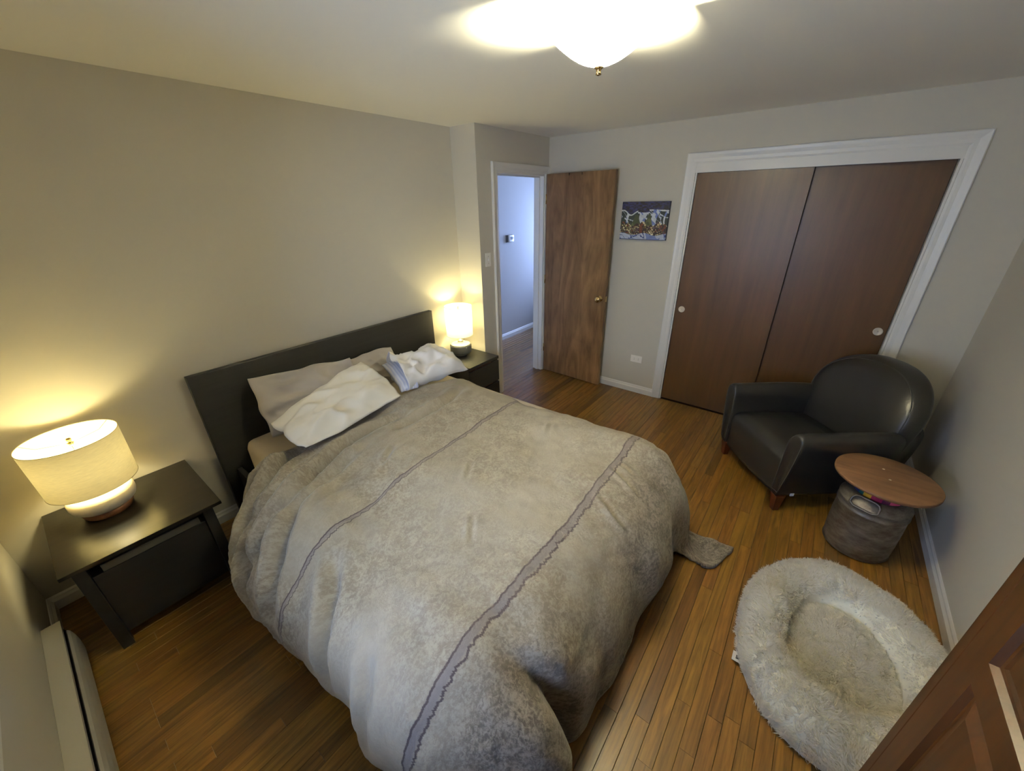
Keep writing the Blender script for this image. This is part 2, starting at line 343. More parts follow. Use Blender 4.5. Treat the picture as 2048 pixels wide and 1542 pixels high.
# ------------------------------------------------------------------ room shell
H = 2.44
XJ, YJ, X1, D = 3.115, -0.2754, 4.198, -3.6
DX0, DX1, ZD = 3.366, 4.126, 2.118           # door opening
CY0, CY1, ZC = -1.6972, -3.2127, 2.10        # closet opening (head hidden behind a fascia down to 2.07)
HY, HX = 0.84, 6.6                           # hall back wall, hall end
T = 0.12
fl = box('floor', (-0.2, HX + .1, D - .15, HY + .12, -0.12, -0.018), m_subfloor); tag(fl, kind='structure')
tag(box('ceiling', (-0.2, HX + .1, D - .15, HY + .12, H, H + .1), m_ceil), kind='structure')
tag(box('wall_back', (-.15, XJ, 0, T, -.018, H), m_wall), kind='structure')
WY0, WY1, WZ0, WZ1 = -1.3, -2.5, 0.75, 1.95
tag(boxes('wall_left', [(-.15, 0, 0, WY0, -.018, H), (-.15, 0, WY1, D - .12, -.018, H), (-.15, 0, WY0, WY1, -.018, WZ0), (-.15, 0, WY0, WY1, WZ1, H)], m_wall), kind='structure')
tag(box('wall_right', (0, X1 + .7, D - .12, D, -.018, H), m_wall), kind='structure')
tag(boxes('wall_door', [(XJ, XJ + T, 0, YJ + T, -.018, H), (XJ, DX0, YJ, YJ + T, -.018, H), (DX0, DX1, YJ, YJ + T, ZD, H), (DX1, X1, YJ, YJ + T, -.018, H)], m_wall), kind='structure')
tag(boxes('wall_closet', [(X1, X1 + T, YJ + T, CY0, -.018, H), (X1, X1 + T, CY0, CY1, ZC, H), (X1, X1 + T, CY1, D, -.018, H), (X1 + .6, X1 + .7, CY0 + .1, D, -.018, H), (X1 + T, X1 + .6, CY0, CY0 + .1, -.018, H)], m_wall), kind='structure')
HW0, HW1, HZ0, HZ1 = 0.0, 0.6, 0.9, 2.0
tag(boxes('wall_hall', [(XJ, HX, HY, HY + T, -.018, H), (XJ, XJ + T, T, HY, -.018, H), (X1 + T, HX, YJ, YJ + T, -.018, H),
    (HX, HX + .1, YJ, HW0, -.018, H), (HX, HX + .1, HW1, HY, -.018, H), (HX, HX + .1, HW0, HW1, -.018, HZ0), (HX, HX + .1, HW0, HW1, HZ1, H)], m_hallwall), kind='structure')
def glazing():
    m = bpy.data.materials.new('window_glass'); m.use_nodes = True; nt = m.node_tree; nt.nodes.remove(nt.nodes['Principled BSDF'])
    t = nt.nodes.new('ShaderNodeBsdfTransparent'); g = nt.nodes.new('ShaderNodeBsdfGlossy'); g.inputs['Roughness'].default_value = .02
    f = nt.nodes.new('ShaderNodeFresnel'); f.inputs[0].default_value = 1.45; x = nt.nodes.new('ShaderNodeMixShader')
    L = nt.links.new; L(f.outputs[0], x.inputs[0]); L(t.outputs[0], x.inputs[1]); L(g.outputs[0], x.inputs[2]); L(x.outputs[0], nt.nodes['Material Output'].inputs[0]); return m
m_glazing = glazing()
# windows (bedroom one is behind the picture's left edge, above the heater; hall one past the door)
wn = box('window_1', (-.10, -.06, WY0, WY0 - .05, WZ0, WZ1), m_trim); tag(wn, kind='structure')
boxes('window_frame', [(-.10, -.06, WY1 + .05, WY1, WZ0, WZ1), (-.10, -.06, WY0 - .05, WY1 + .05, WZ0, WZ0 + .05), (-.10, -.06, WY0 - .05, WY1 + .05, WZ1 - .05, WZ1), (-.10, -.06, WY0 - .05, WY1 + .05, 1.33, 1.37)], m_trim, wn)
boxes('window_sill', [(-.06, .05, WY0 + .05, WY1 - .05, WZ0 - .03, WZ0)], m_trim, wn)
box('pane', (-.084, -.080, WY0 - .05, WY1 + .05, WZ0 + .05, WZ1 - .05), m_glazing, wn)
wn = box('window_2', (HX + .03, HX + .07, HW0, HW0 + .04, HZ0, HZ1), m_trim); tag(wn, kind='structure')
boxes('window_frame', [(HX + .03, HX + .07, HW1 - .04, HW1, HZ0, HZ1), (HX + .03, HX + .07, HW0 + .04, HW1 - .04, HZ0, HZ0 + .04), (HX + .03, HX + .07, HW0 + .04, HW1 - .04, HZ1 - .04, HZ1)], m_trim, wn)
box('pane', (HX + .048, HX + .052, HW0 + .04, HW1 - .04, HZ0 + .04, HZ1 - .04), m_glazing, wn)

# oak strip planks, one object each in view
PW = 0.057
def plank_mesh(L=1.0):
    bm = bmesh.new(); hw = PW / 2 - .0004; c = .0012
    pr = [(-hw, -.018), (hw, -.018), (hw, -c), (hw - c, 0), (-hw + c, 0), (-hw, -c)]
    A = [bm.verts.new((0, y, z)) for y, z in pr]; B = [bm.verts.new((1, y, z)) for y, z in pr]; bm.faces.new(A); bm.faces.new(B[::-1])
    for i in range(6): bm.faces.new((A[i], B[i], B[(i + 1) % 6], A[(i + 1) % 6]))
    bmesh.ops.recalc_face_normals(bm, faces=bm.faces); return mesh(bm)
pm = plank_mesh(); pm.materials.append(m_plank)
def proj(x, y, z):
    d = Vector((x - CX, y - CY, z - CZ)); k = d.dot(FW)
    if k < .05: return None
    return 1024 + FPX * d.dot(RT) / k, 771 - FPX * d.dot(UP) / k
planks = []
rr = random.Random(11)
def rows(y0, y1, x0, x1):
    y = y0
    while y > y1 + .01:
        x = x0 - rr.uniform(0, .9); xs = x0
        while xs < x1 - .02:
            L_ = rr.choice((.45, .6, .75, .9, 1.1, 1.35)); e = min(x1, max(xs + .2, x + L_)); x = e
            if x1 - e < .15: e = x1
            planks.append((xs, e, y - PW / 2)); xs = e
        y -= PW
rows(15 * PW, 0, XJ + .06, HX)
rows(0.0, -5 * PW, 0.0, HX)
rows(-5 * PW, D, 0.0, X1)
def score(p):
    xs, e, y = p
    cx = (xs + e) / 2
    if y > -.25 and cx < XJ: return 0
    if 1.05 < xs and e < 2.5 and y > -2.15: return 0
    if cx < 1.2 and y < -3.1: return 0
    tot = 0
    for k in range(4):
        px = xs + (e - xs) * (k + .5) / 4
        if .95 < px < 2.5 and y > -2.2: continue
        if .15 < px < .7 and y > -.45: continue
        if y > YJ and px > 4.25 and y < YJ + .5: continue
        q = proj(px, y, 0)
        if q and 0 < q[0] < 2048 and 0 < q[1] < 1542:
            dd = (px - CX) ** 2 + (y - CY) ** 2 + CZ ** 2
            tot += (e - xs) / 4 / dd ** 1.5
    return tot
planks.sort(key=score, reverse=True)
for i, (xs, e, y) in enumerate(planks[:295]):
    o = bpy.data.objects.new('plank', pm); COL.objects.link(o); o.parent = fl; o.location = (xs + .0004, y, 0); o.scale = (e - xs - .0008, 1, 1)
rest = planks[295:]
vs = []; fs = []
base = [v.co.copy() for v in pm.vertices]; bf = [list(p.vertices) for p in pm.polygons]
for xs, e, y in rest:
    k = len(vs)
    for v in base: vs.append((xs + .0004 + v.x * (e - xs - .0008), y + v.y, v.z))
    for f in bf: fs.append([k + q for q in f])
me = bpy.data.meshes.new('m'); me.from_pydata(vs, [], fs); o = link('plank_field', me, m_plank, fl); o['kind'] = 'stuff'
# floor strip under walls / doorway threshold continues the boards
# baseboards (two-step profile)
BB = [(0, 0), (.018, 0), (.018, .052), (.010, .064), (.010, .072), (.004, .080), (0, .080)]
def baseboard(name, f0, f1):
    o = prism(name, BB, f0, f1, m_trim); tag(o, kind='structure'); return o
baseboard('baseboard_right', lambda a, b: (X1 - 0, D + a, b), lambda a, b: (0.0, D + a, b))
baseboard('baseboard_back', lambda a, b: (a, -a, b), lambda a, b: (XJ - a, -a, b))
baseboard('baseboard_left', lambda a, b: (a, -a, b), lambda a, b: (a, -.404, b))
baseboard('baseboard_closet', lambda a, b: (X1 - a, YJ, b), lambda a, b: (X1 - a, CY0 + .0772, b))
baseboard('baseboard_far', lambda a, b: (X1 - a, CY1 - .0845, b), lambda a, b: (X1 - a, D + a, b))
baseboard('baseboard_alcove', lambda a, b: (XJ - a, -.018, b), lambda a, b: (XJ - a, YJ - a, b))
baseboard('baseboard_hall', lambda a, b: (XJ + T, HY - a, b), lambda a, b: (HX, HY - a, b))

# casings: mitred colonial profile (s outward from opening, t off the wall)
CAS = [(0, .0), (0, .008), (.012, .012), (.030, .013), (.050, .019), (.066, .022), (.072, .016), (.072, 0)]
def casing(name, a0, a1, ztop, place, wid=.072, kind=True):
    """a0<a1 opening edges along wall; place(a, t, z)->xyz"""
    k = wid / .072; bm = bmesh.new(); st = []
    for (A, Z, sa, sz) in ((a0, 0, -1, 0), (a0, ztop, -1, 1), (a1, ztop, 1, 1), (a1, 0, 1, 0)):
        st.append([bm.verts.new(place(A + sa * s * k, t, Z + sz * s * k)) for s, t in CAS])
    n = len(CAS)
    for p, q in zip(st, st[1:]):
        for i in range(n): bm.faces.new((p[i], p[(i + 1) % n], q[(i + 1) % n], q[i]))
    bm.faces.new(st[0]); bm.faces.new(st[-1][::-1]); bmesh.ops.recalc_face_normals(bm, faces=bm.faces)
    return tag(link(name, mesh(bm), m_trim), kind='structure')
cs = casing('trim_1', DX0, DX1, ZD, lambda a, t, z: (a, YJ - t, z), .0705)
boxes('door_jamb', [(DX0 - .0, DX0 + .016, YJ, YJ + T, 0, ZD), (DX1 - .016, DX1, YJ, YJ + T, 0, ZD), (DX0 + .016, DX1 - .016, YJ, YJ + T, ZD - .016, ZD)], m_trim, cs)
boxes('door_stop', [(DX0 + .016, DX0 + .028, YJ + .045, YJ + .08, 0, ZD - .016), (DX1 - .028, DX1 - .016, YJ + .045, YJ + .08, 0, ZD - .016), (DX0 + .028, DX1 - .028, YJ + .045, YJ + .08, ZD - .028, ZD - .016)], m_trim, cs)
c2 = casing('trim_2', CY1, CY0, 2.128, lambda a, t, z: (X1 - t, a, z), .078)
boxes('head_fascia', [(X1 - .006, X1 + .02, CY1, CY0, 2.062, 2.13)], m_trim, c2)
boxes('closet_jamb', [(X1, X1 + T, CY0 - .001, CY0 - .014, 0, ZC), (X1, X1 + T, CY1 + .001, CY1 + .014, 0, ZC)], m_trim, c2)

# hinged bedroom door, open against the closet wall
hx, hy, ex, ey = 4.128, -0.300, 4.092, -1.052
dl = math.hypot(ex - hx, ey - hy); ang = math.atan2(ey - hy, ex - hx)
def leaf_mesh():
    poly = [(0, .012), (dl, .012), (dl, 2.120)]
    for s0 in (.405, .262): poly += [(s0 + .006, 2.120), (s0 + .006, 2.095), (s0 - .006, 2.095), (s0 - .006, 2.120)]
    poly += [(0, 2.120)]
    return poly
d1 = prism('door_1', leaf_mesh(), lambda a, b: (a, 0, b), lambda a, b: (a, .035, b), m_doorwood)
d1.location = (hx, hy, 0); d1.rotation_euler = (0, 0, ang); tag(d1, kind='structure')
for sgn, y0 in ((-1, 0), (1, .035)):
    pf = [(.033, 0), (.033, .004), (.014, .007), (.012, .024), (.022, .031), (.030, .042), (.031, .051), (.024, .060), (.008, .063)]
    kb = lathe('door_knob', [(r, y0 + sgn * z) for r, z in pf], (dl - .063, 0, .966), m_brass, d1, n=32, axis='y')
    kb['label'] = 'polished brass round knob'
for s0 in (.405, .262): box('notch_shade', (s0 - .006, s0 + .006, .012, .034, 2.095, 2.1195), m_dark, d1)  # black filler stands in for the shade inside the door-top notches
box('latch_plate', (dl - .0005, dl + .001, .006, .029, .94, .995), m_brass, d1)
for z in (.25, 1.05, 1.85): lathe('hinge', [(.006, z), (.006, z + .09)], (-.004, .0, 0), m_brass, d1, n=12)

# sliding closet doors with recessed finger pulls
def closet_door(name, y0, y1, xf, py, pz):
    o = box(name, (xf, xf + .033, y0, y1, .012, 2.075), m_closet, None, bev=.002, seg=1); tag(o, kind='structure')
    p = lathe('finger_pull', [(.0285, .001), (.0285, -.003), (.024, -.0035), (.021, .0), (.004, .0005)], (xf - .0005, py, pz), m_pull, o, n=32, axis='x')
    p['label'] = 'round cream finger pull'
closet_door('door_2', CY0 - .016, -2.492, X1 + .012, -1.768, .945)
closet_door('door_3', -2.44, CY1 + .016, X1 + .050, -3.148, .966)
box('closet_track', (X1 + .004, X1 + .09, CY1 + .015, CY0 - .015, 2.078, 2.098), m_dark, c2)

# ------------------------------------------------------------------ bed
bed = thing('bed_frame', 'wide black-brown bed frame with a tall plain headboard against the wall', 'bed', (1.767, -1.1, 0))
def P_(o): # parent with world-space geometry kept
    return o
def wparent(o, p):
    o.parent = p; o.matrix_parent_inverse = Matrix.Translation(p.location).inverted() if p.rotation_euler.z == 0 else p.matrix_basis.inverted(); return o
def wbox(name, b, m, p, bev=0, seg=2): return wparent(box(name, b, m, None, bev, seg), p)
def wlathe(name, prof, c, m, p, **k): return wparent(lathe(name, prof, c, m, None, **k), p)
def wtube(name, pts, r, m, p, **k): return wparent(tube(name, pts, r, m, None, **k), p)
wbox('headboard', (.868, 2.667, -.024, -.066, 0, 1.017), m_black, bed, .002)
wbox('side_rail', (.93, .96, -.068, -2.14, .10, .36), m_black, bed, .002)
wbox('side_rail', (2.575, 2.605, -.068, -2.14, .10, .36), m_black, bed, .002)
wbox('foot_rail', (.93, 2.605, -2.14, -2.165, .10, .36), m_black, bed, .002)
for x in (.962, 2.513): wbox('leg', (x, x + .06, -2.07, -2.138, 0, .25), m_black, bed, .002)
for k in range(14):
    y = -.14 - k * .14; wbox('slat', (.962, 2.573, y, y - .07, .205, .222), m_lampwood, bed)
def rounded_block(name, b, mt, r=.06, amp=.0, p=None, seg=5):
    bm = bmesh.new(); box_into(bm, *b, bev=r, seg=seg)
    return link(name, mesh(bm, True), mt, p)
mtr = rounded_block('mattress', (1.01, 2.53, -.07, -2.12, .224, .535), m_sheet, .055)
tag(mtr, 'thick mattress in a beige fitted sheet, its corner bare beside the headboard', 'mattress')

# duvet: cloth wrapped over the bed, hanging on three sides
def duvet():
    xl, xr, yf = 1.08, 2.24, -2.06
    sL, sR, sF = .80, .84, .80
    U = np.linspace(xl - sL, xr + sR, 250); V = np.linspace(0, 1, 215)
    UU, VV = np.meshgrid(U, V, indexing='ij')
    yh = -.575 - .045 * sstep(1.9, 2.5, UU) + .05 * sstep(1.25, .95, UU) + .02 * vnoise(UU * 3, 0 * UU) * sstep(1.0, 1.5, UU)
    yh = np.where(UU > 2.3, yh - .05 * (UU - 2.3), yh)
    Lc = (-.55 - yf) + sF
    Y = yh - VV * (Lc + yh + .55)
    cloth_v = -.55 - Y
    ox = np.where(UU < xl, xl - UU, np.where(UU > xr, UU - xr, 0)); left = UU < (xl + xr) / 2
    oy = np.clip(yf - Y, 0, None)
    s = np.hypot(ox, oy) + 1e-9; cx = ox / s; cy = oy / s
    # corner cloth: less stretch
    s = np.maximum(np.maximum(ox, oy), s * (1 - np.where(left, .10, .0) * (2 * cx * cy)))
    PL = np.array([(0, 0), (.14, -.006), (.27, -.055), (.365, -.15), (.415, -.27), (.42, -.38), (.395, -.47), (.37, -.53), (.37, -.575), (.42, -.597), (.95, -.600)])
    PR = np.array([(0, 0), (.12, -.012), (.23, -.06), (.31, -.14), (.36, -.26), (.375, -.38), (.36, -.47), (.35, -.53), (.355, -.575), (.40, -.597), (.95, -.600)])
    PF = np.array([(0, 0), (.13, -.010), (.24, -.060), (.32, -.15), (.365, -.26), (.385, -.38), (.375, -.47), (.36, -.53), (.36, -.575), (.40, -.597), (.95, -.600)])
    def prof(Pp, s):
        d = np.r_[0, np.cumsum(np.hypot(*np.diff(Pp, axis=0).T))]
        # smooth spline-ish by dense averaging
        ss = np.linspace(0, d[-1], 400); a = np.interp(ss, d, Pp[:, 0]); b = np.interp(ss, d, Pp[:, 1]); k = np.ones(31) / 31
        pad = lambda q: np.convolve(np.r_[q[0] - (q[15:0:-1] - q[0]) if False else np.full(15, q[0]), q, np.full(15, q[-1])], k, 'valid')
        return np.interp(s, ss, pad(a)), np.interp(s, ss, pad(b))
    aL, bL = prof(PL, s); aR, bR = prof(PR, s); aF, bF = prof(PF, s)
    aS = np.where(left, aL, aR); bS = np.where(left, bL, bR)
    head = 1 - .30 * (1 - sstep(.0, .30, cloth_v)) * left      # tucked in beside the nightstand
    wx = cx ** 2
    out = aS * wx + aF * (1 - wx); dr = bS * wx + bF * (1 - wx)
    out = out + .09 * (2 * cx * cy) * sstep(.42, .78, s) * (~left)
    X = np.where(ox > 0, np.where(left, xl - out * cx * head, xr + out * cx), UU)
    Yp = np.where(oy > 0, yf - out * cy, Y)
    top = .612 + .018 * np.sin((UU - xl) / (xr - xl) * PI).clip(0) * (ox == 0) - .0
    Z = top + dr * (top - .010) / .600
    tl = (2 * cx * cy) * sstep(.66, 1.0, s) * (~left)
    X = X - tl * .30; Yp = Yp - tl * .10
    P = np.stack([X, Yp, Z], -1)
    # displacement
    gu = np.gradient(P, axis=0); gv = np.gradient(P, axis=1); n = np.cross(gv, gu); n /= np.linalg.norm(n, axis=-1, keepdims=True) + 1e-12
    if n[120, 60, 2] < 0: n = -n
    cv = cloth_v
    hang = sstep(.15, .6, s)
    d = .026 * fbm(UU * 2.0, cv * 2.0, 2) + .011 * fbm(UU * 5.5, cv * 5.5 + 3, 3)
    # long soft folds fanning from the head-left shoulder
    q = cv * 9.5 + (UU - xl) * 3.2 + .8 * vnoise(UU * 1.5, cv * 1.5)
    fold = (1 - np.abs(vnoise(q, UU * 1.1 + 4)) * 2).clip(-1, 1)
    mk = sstep(1.7, 1.0, UU) * sstep(1.15, .55, cv) * sstep(-.02, .10, cv)
    d += .020 * fold * mk
    def groove(pts, wd_, am):
        pts = np.array(pts); best = np.full(UU.shape, 9.0); sg_ = np.zeros(UU.shape); tt = np.zeros(UU.shape); n_ = len(pts) - 1
        for k in range(n_):
            a_, b_ = pts[k], pts[k + 1]; ab = b_ - a_; L2 = ab @ ab
            t_ = (((UU - a_[0]) * ab[0] + (cv - a_[1]) * ab[1]) / L2).clip(0, 1)
            dx = UU - a_[0] - t_ * ab[0]; dy = cv - a_[1] - t_ * ab[1]; dd = np.hypot(dx, dy)
            m_ = dd < best; best = np.where(m_, dd, best); sg_ = np.where(m_, ab[0] * dy - ab[1] * dx, sg_); tt = np.where(m_, (k + t_) / n_, tt)
        sd_ = np.sign(sg_) * best; env = np.sin(PI * (.06 + .88 * tt)) ** .7
        return am * env * (-np.exp(-(best / wd_) ** 2) + .75 * np.exp(-((sd_ - 2.0 * wd_) / (wd_ * 1.2)) ** 2) + .35 * np.exp(-((sd_ + 2.2 * wd_) / (wd_ * 1.3)) ** 2))
    for pts, wd_, am in (
        ([(1.72, .235), (1.55, .225), (1.33, .26), (1.2, .32), (1.0, .43), (.91, .47), (.78, .50), (.62, .53)], .028, .066),
        ([(1.25, .40), (1.0, .50), (.9, .54), (.82, .60), (.70, .66), (.55, .72)], .026, .060),
        ([(1.15, .06), (1.04, .10), (.88, .22), (.78, .27), (.60, .36)], .026, .062),
        ([(1.0, .01), (.88, .05), (.72, .15), (.55, .22)], .024, .052),
        ([(2.25, .24), (2.05, .34), (1.85, .36), (1.6, .37)], .028, .040),
        ([(.78, .33), (.68, .40), (.60, .50), (.50, .56)], .026, .048),
        ([(.86, .90), (.76, 1.0), (.66, 1.07), (.50, 1.12)], .026, .046),
        ([(.74, 1.30), (.64, 1.36), (.50, 1.38)], .026, .026),
        ([(2.04, 1.56), (2.00, 1.64), (1.98, 1.74)], .011, .020), ([(2.10, 1.57), (2.07, 1.66)], .010, .014),
        ([(1.80, 1.61), (1.76, 1.70), (1.75, 1.78)], .011, .020),
        ([(1.62, .95), (1.50, 1.03)], .010, .012), ([(1.36, 1.20), (1.24, 1.30)], .010, .012), ([(2.25, 1.05), (2.12, 1.10)], .010, .010),
        ([(1.45, .52), (1.33, .60)], .012, .014)):
        d += groove(pts, wd_, am)
    # gathers down the hanging sides
    d += hang * .034 * vnoise(cv * 6.5, s * 1.5 + 9) * (cx > .7) + hang * .020 * vnoise(UU * 7, s * 1.5 + 2) * (cy > .7)
    d += .010 * (1 - np.abs(vnoise(UU * 5 + cv * 4, cv * 14 - UU * 9))) * sstep(1.45, 1.7, cv) * (1 - hang)
    # crease between foot drop and the near corner lump
    cr = UU - (.98 + .10 * sstep(0, .6, oy))
    dep = sstep(.10, .45, oy)
    d += -.085 * np.exp(-(cr / .042) ** 2) * dep
    d += .060 * np.exp(-((cr + .18) / .14) ** 2) * dep + .015 * np.exp(-((cr - .13) / .08) ** 2) * dep
    d *= sstep(-.0, .03, cv) * .75 + .25
    P = P + n * d[..., None]
    P[..., 2] = np.maximum(P[..., 2], .014 + .010 * (1 + fbm(P[..., 0] * 9, P[..., 1] * 9, 2)))
    # scalloped hem
    v1 = np.interp(UU, [.3, .58, .75, .9, 1.38, 2.2, 2.5, 2.9], [.83, .82, .80, .785, .765, .68, .63, .58]); v2 = np.interp(UU, [.6, 1.2, 1.54, 2.42, 2.9], [1.57, 1.575, 1.58, 1.53, 1.50])
    ww = ((cv - .74) / .84).clip(0, 1); uvc = np.stack([UU, cv - (v1 - .735) * (1 - ww) - (v2 - 1.60) * ww], -1)
    me = grid_mesh(P, uvc)
    o = link('duvet', me, m_duvet)
    md = o.modifiers.new('thick', 'SOLIDIFY'); md.thickness = .022; md.offset = -1
    # check orientation
    pn = me.polygons[120 * 214 + 60].normal
    if pn.z < 0: me.flip_normals()
    return o
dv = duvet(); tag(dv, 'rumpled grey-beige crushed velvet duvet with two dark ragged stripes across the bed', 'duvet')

# pillows
def pillow(name, TL, TR, BR, BL, h, mt, parent=None, seed=0, pinch=.06, wr=.010, u0=0.0, u1=1.0, open_end=False, sag=0.0, n=56, m=44, side=None, pw=2.6):
    TL, TR, BR, BL = [np.array(p, float) for p in (TL, TR, BR, BL)]
    u = np.linspace(u0, u1, n); v = np.linspace(0, 1, m); Ug, Vg = np.meshgrid(u, v, indexing='ij')
    s = Ug * 2 - 1; t = Vg * 2 - 1
    su = 1 - pinch * (1 - t ** 2); sv = 1 - pinch * 1.2 * (1 - s ** 2)
    if open_end: su = np.where(s < 0, 1, su)
    rs_ = s if not open_end else np.where(s < 0, 0, s)
    s2 = (s * su * np.sqrt(1 - .10 * t ** 2 * (1 if not open_end else (s > 0))) + 1) / 2; t2 = (t * sv * np.sqrt(1 - .10 * rs_ ** 2) + 1) / 2
    B = (1 - s2)[..., None] * ((1 - t2)[..., None] * BL + t2[..., None] * TL) + s2[..., None] * ((1 - t2)[..., None] * BR + t2[..., None] * TR)
    eu = (BR - BL) / np.linalg.norm(BR - BL); ev = (TL - BL) / np.linalg.norm(TL - BL)
    B = B + (np.sign(s) * np.abs(s) ** 3 * .016 * vnoise(Vg * 4.5 + seed, 3 + 0 * Vg))[..., None] * eu + (np.sign(t) * np.abs(t) ** 3 * .016 * vnoise(Ug * 4.5 + seed * 1.7, 9 + 0 * Ug))[..., None] * ev
    nrm = np.cross(BR - BL, TL - BL); nrm /= np.linalg.norm(nrm)
    if side is not None and nrm @ np.array(side) < 0: nrm = -nrm
    es = (1 - np.abs(s) ** pw).clip(0) ** .6
    if open_end: es = np.where(s < 0, .80 + .20 * (1 - s ** 2), es)
    th = es * (1 - np.abs(t) ** pw).clip(0) ** .6
    edge = np.maximum(np.abs(s), np.abs(t))
    a = np.arctan2(t, s)
    w_ = wr * (fbm(Ug * 3 + seed, Vg * 3 + seed, 3) * .9 + 1.3 * edge ** 3 * vnoise(a * 4 + seed, edge * 1.5) * (edge < .99))
    w_ += wr * 1.2 * (1 - np.abs(vnoise(Ug * 5 + Vg * 3 + seed * 2, Vg * 4 - Ug * 2)) * 2.2) * th
    sg = sag * (1 - s ** 2) * (1 - t ** 2)
    ed = (wr * .8 * fbm(Ug * 4 + seed, Vg * 4, 2))[..., None] * nrm
    F = B + nrm * (h * th + w_ * sstep(0, .5, th))[..., None] + ed - nrm * sg[..., None]
    K = B - nrm * (h * .8 * th)[..., None] + ed - nrm * sg[..., None]
    bm = bmesh.new()
    mf = grid_mesh(F, np.stack([Ug, Vg], -1)); mk = grid_mesh(K, np.stack([Ug, Vg], -1), flip=True)
    bm.from_mesh(mf); bm.from_mesh(mk)
    bmesh.ops.remove_doubles(bm, verts=bm.verts, dist=.0008); bmesh.ops.recalc_face_normals(bm, faces=bm.faces)
    return link(name, mesh(bm, True), mt, parent)
front = (0, -1, .4)
pg = pillow('pillow', (1.10, -.150, .955), (1.785, -.195, .880), (1.80, -.40, .590), (1.085, -.33, .595), .050, m_pgrey, seed=3, side=front, pinch=.05, wr=.018)
tag(pg, 'taupe pillow propped against the headboard behind the ivory pillow', 'pillow', 'pillows')
pg = pillow('pillow', (1.60, -.112, .870), (2.165, -.110, .835), (2.17, -.20, .58), (1.62, -.19, .58), .032, m_pgrey, seed=9, side=front, pinch=.04, wr=.010)
tag(pg, 'taupe pillow at the middle of the headboard, mostly hidden behind the white ones', 'pillow', 'pillows')
pg = pillow('pillow', (1.075, -.44, .755), (1.775, -.325, .895), (1.86, -.65, .695), (1.09, -.77, .695), .050, m_pwhite, seed=21, side=front, pinch=.04, wr=.016)
tag(pg, 'smooth ivory pillow leaning forward at the left half of the bed', 'pillow', 'pillows')
wp = thing('pillow', 'white pillow with an open case end showing pale blue striped ticking', 'pillow', (2.2, -.4, .6), 0, 'pillows')
A_, B2, C_, D_ = (2.00, -.24, .785), (2.52, -.23, .76), (2.47, -.72, .695), (1.90, -.60, .690)
o = pillow('pillowcase', A_, B2, C_, D_, .112, m_pwhite2, seed=33, side=(0, -.5, 1), pinch=.09, wr=.026, u0=.03, open_end=True); wparent(o, wp)
md = o.modifiers.new('t', 'SOLIDIFY'); md.thickness = .004
A2, D2 = (1.955, -.26, .775), (1.865, -.585, .675)
o = pillow('striped_insert', A2, B2, C_, D2, .074, m_ticking, seed=5, side=(0, -.5, 1), pinch=.03, wr=.003, u1=.22, pw=3.4); wparent(o, wp); o['label'] = 'pale blue striped inner pillow'

# ------------------------------------------------------------------ left nightstand and lamp
NX0, NX1, NY, NZ = .148, .724, -.589, .527
m_black2 = wood('black_stain', (0.008, 0.0078, 0.0082, 1), (0.013, 0.0125, 0.013, 1), rough=0.45, stretch=(1, 14, 14), scale=3, bump=0.02)
ns = thing('nightstand', 'wide black nightstand with square legs and one deep drawer, under the linen-shaded lamp', 'nightstand', (.436, -.3, 0), 0)
wbox('tabletop', (NX0, NX1, -.004, NY, NZ - .018, NZ), m_blackgloss, ns, .0015)
for x in (.179, .643):
    for y in (-.518, -.025): wbox('leg', (x, x + .043, y, y - .045, 0, NZ - .018), m_black2, ns, .0015)
wbox('side_panel', (.184, .196, -.07, -.518, .08, NZ - .018), m_black2, ns)
wbox('side_panel', (.668, .680, -.07, -.518, .08, NZ - .018), m_black2, ns)
wbox('top_rail', (.222, .643, -.53, -.552, .482, NZ - .018), m_black2, ns)
wbox('back_panel', (.222, .643, -.03, -.042, .08, NZ - .018), m_black2, ns)
dr_ = wbox('drawer', (.225, .640, -.07, -.556, .075, .436), m_black2, ns, .002)
m_strip = mat('grip_lacquer', (.075, .072, .060), .28)
h_ = wbox('grip_strip', (.262, .620, -.535, -.5585, .440, .478), m_strip, ns, .002); h_['label'] = 'glossy recessed grip strip'
LX, LY = .366, -.205
lamp = thing('table_lamp', 'squat table lamp with a wide linen drum shade on a cream and wood disc base', 'lamp', (LX, LY, NZ))
wlathe('wooden_foot', [(.078, 0), (.088, .001), (.094, .012), (.101, .040), (.06, .042)], (LX, LY, NZ), m_lampwood, lamp)
wlathe('ceramic_body', [(.09, .041), (.104, .042), (.116, .054), (.1225, .075), (.1225, .104), (.116, .113), (.100, .1165), (.03, .118)], (LX, LY, NZ), m_ceramic, lamp)
wlathe('socket', [(.012, .118), (.012, .19), (.018, .192), (.018, .23), (.01, .232)], (LX, LY, NZ), m_brass, lamp, n=24)
wlathe('bulb', [(.010, .232), (.016, .245), (.027, .268), (.030, .288), (.025, .306), (.012, .316), (.002, .318)], (LX, LY, NZ), m_bulb, lamp, n=24)
def drum(name, c, zb, zt, rb, rt, mt, p):
    n = 96; bm = bmesh.new(); R = []
    k = 8
    for i in range(k + 1):
        f = i / k; r = rb + (rt - rb) * f; z = zb + (zt - zb) * f
        R.append([bm.verts.new((c[0] + r * math.cos(2 * PI * j / n), c[1] + r * math.sin(2 * PI * j / n), z)) for j in range(n)])
    for a, b in zip(R, R[1:]):
        for j in range(n): bm.faces.new((a[j], a[(j + 1) % n], b[(j + 1) % n], b[j]))
    return wparent(link(name, mesh(bm, True), mt), p)
def ring(name, c, z, r, tr, mt, p):
    return wtube(name, [(c[0] + r * math.cos(2 * PI * j / 96), c[1] + r * math.sin(2 * PI * j / 96), z) for j in range(96)], tr, mt, p, n=6, closed=True)
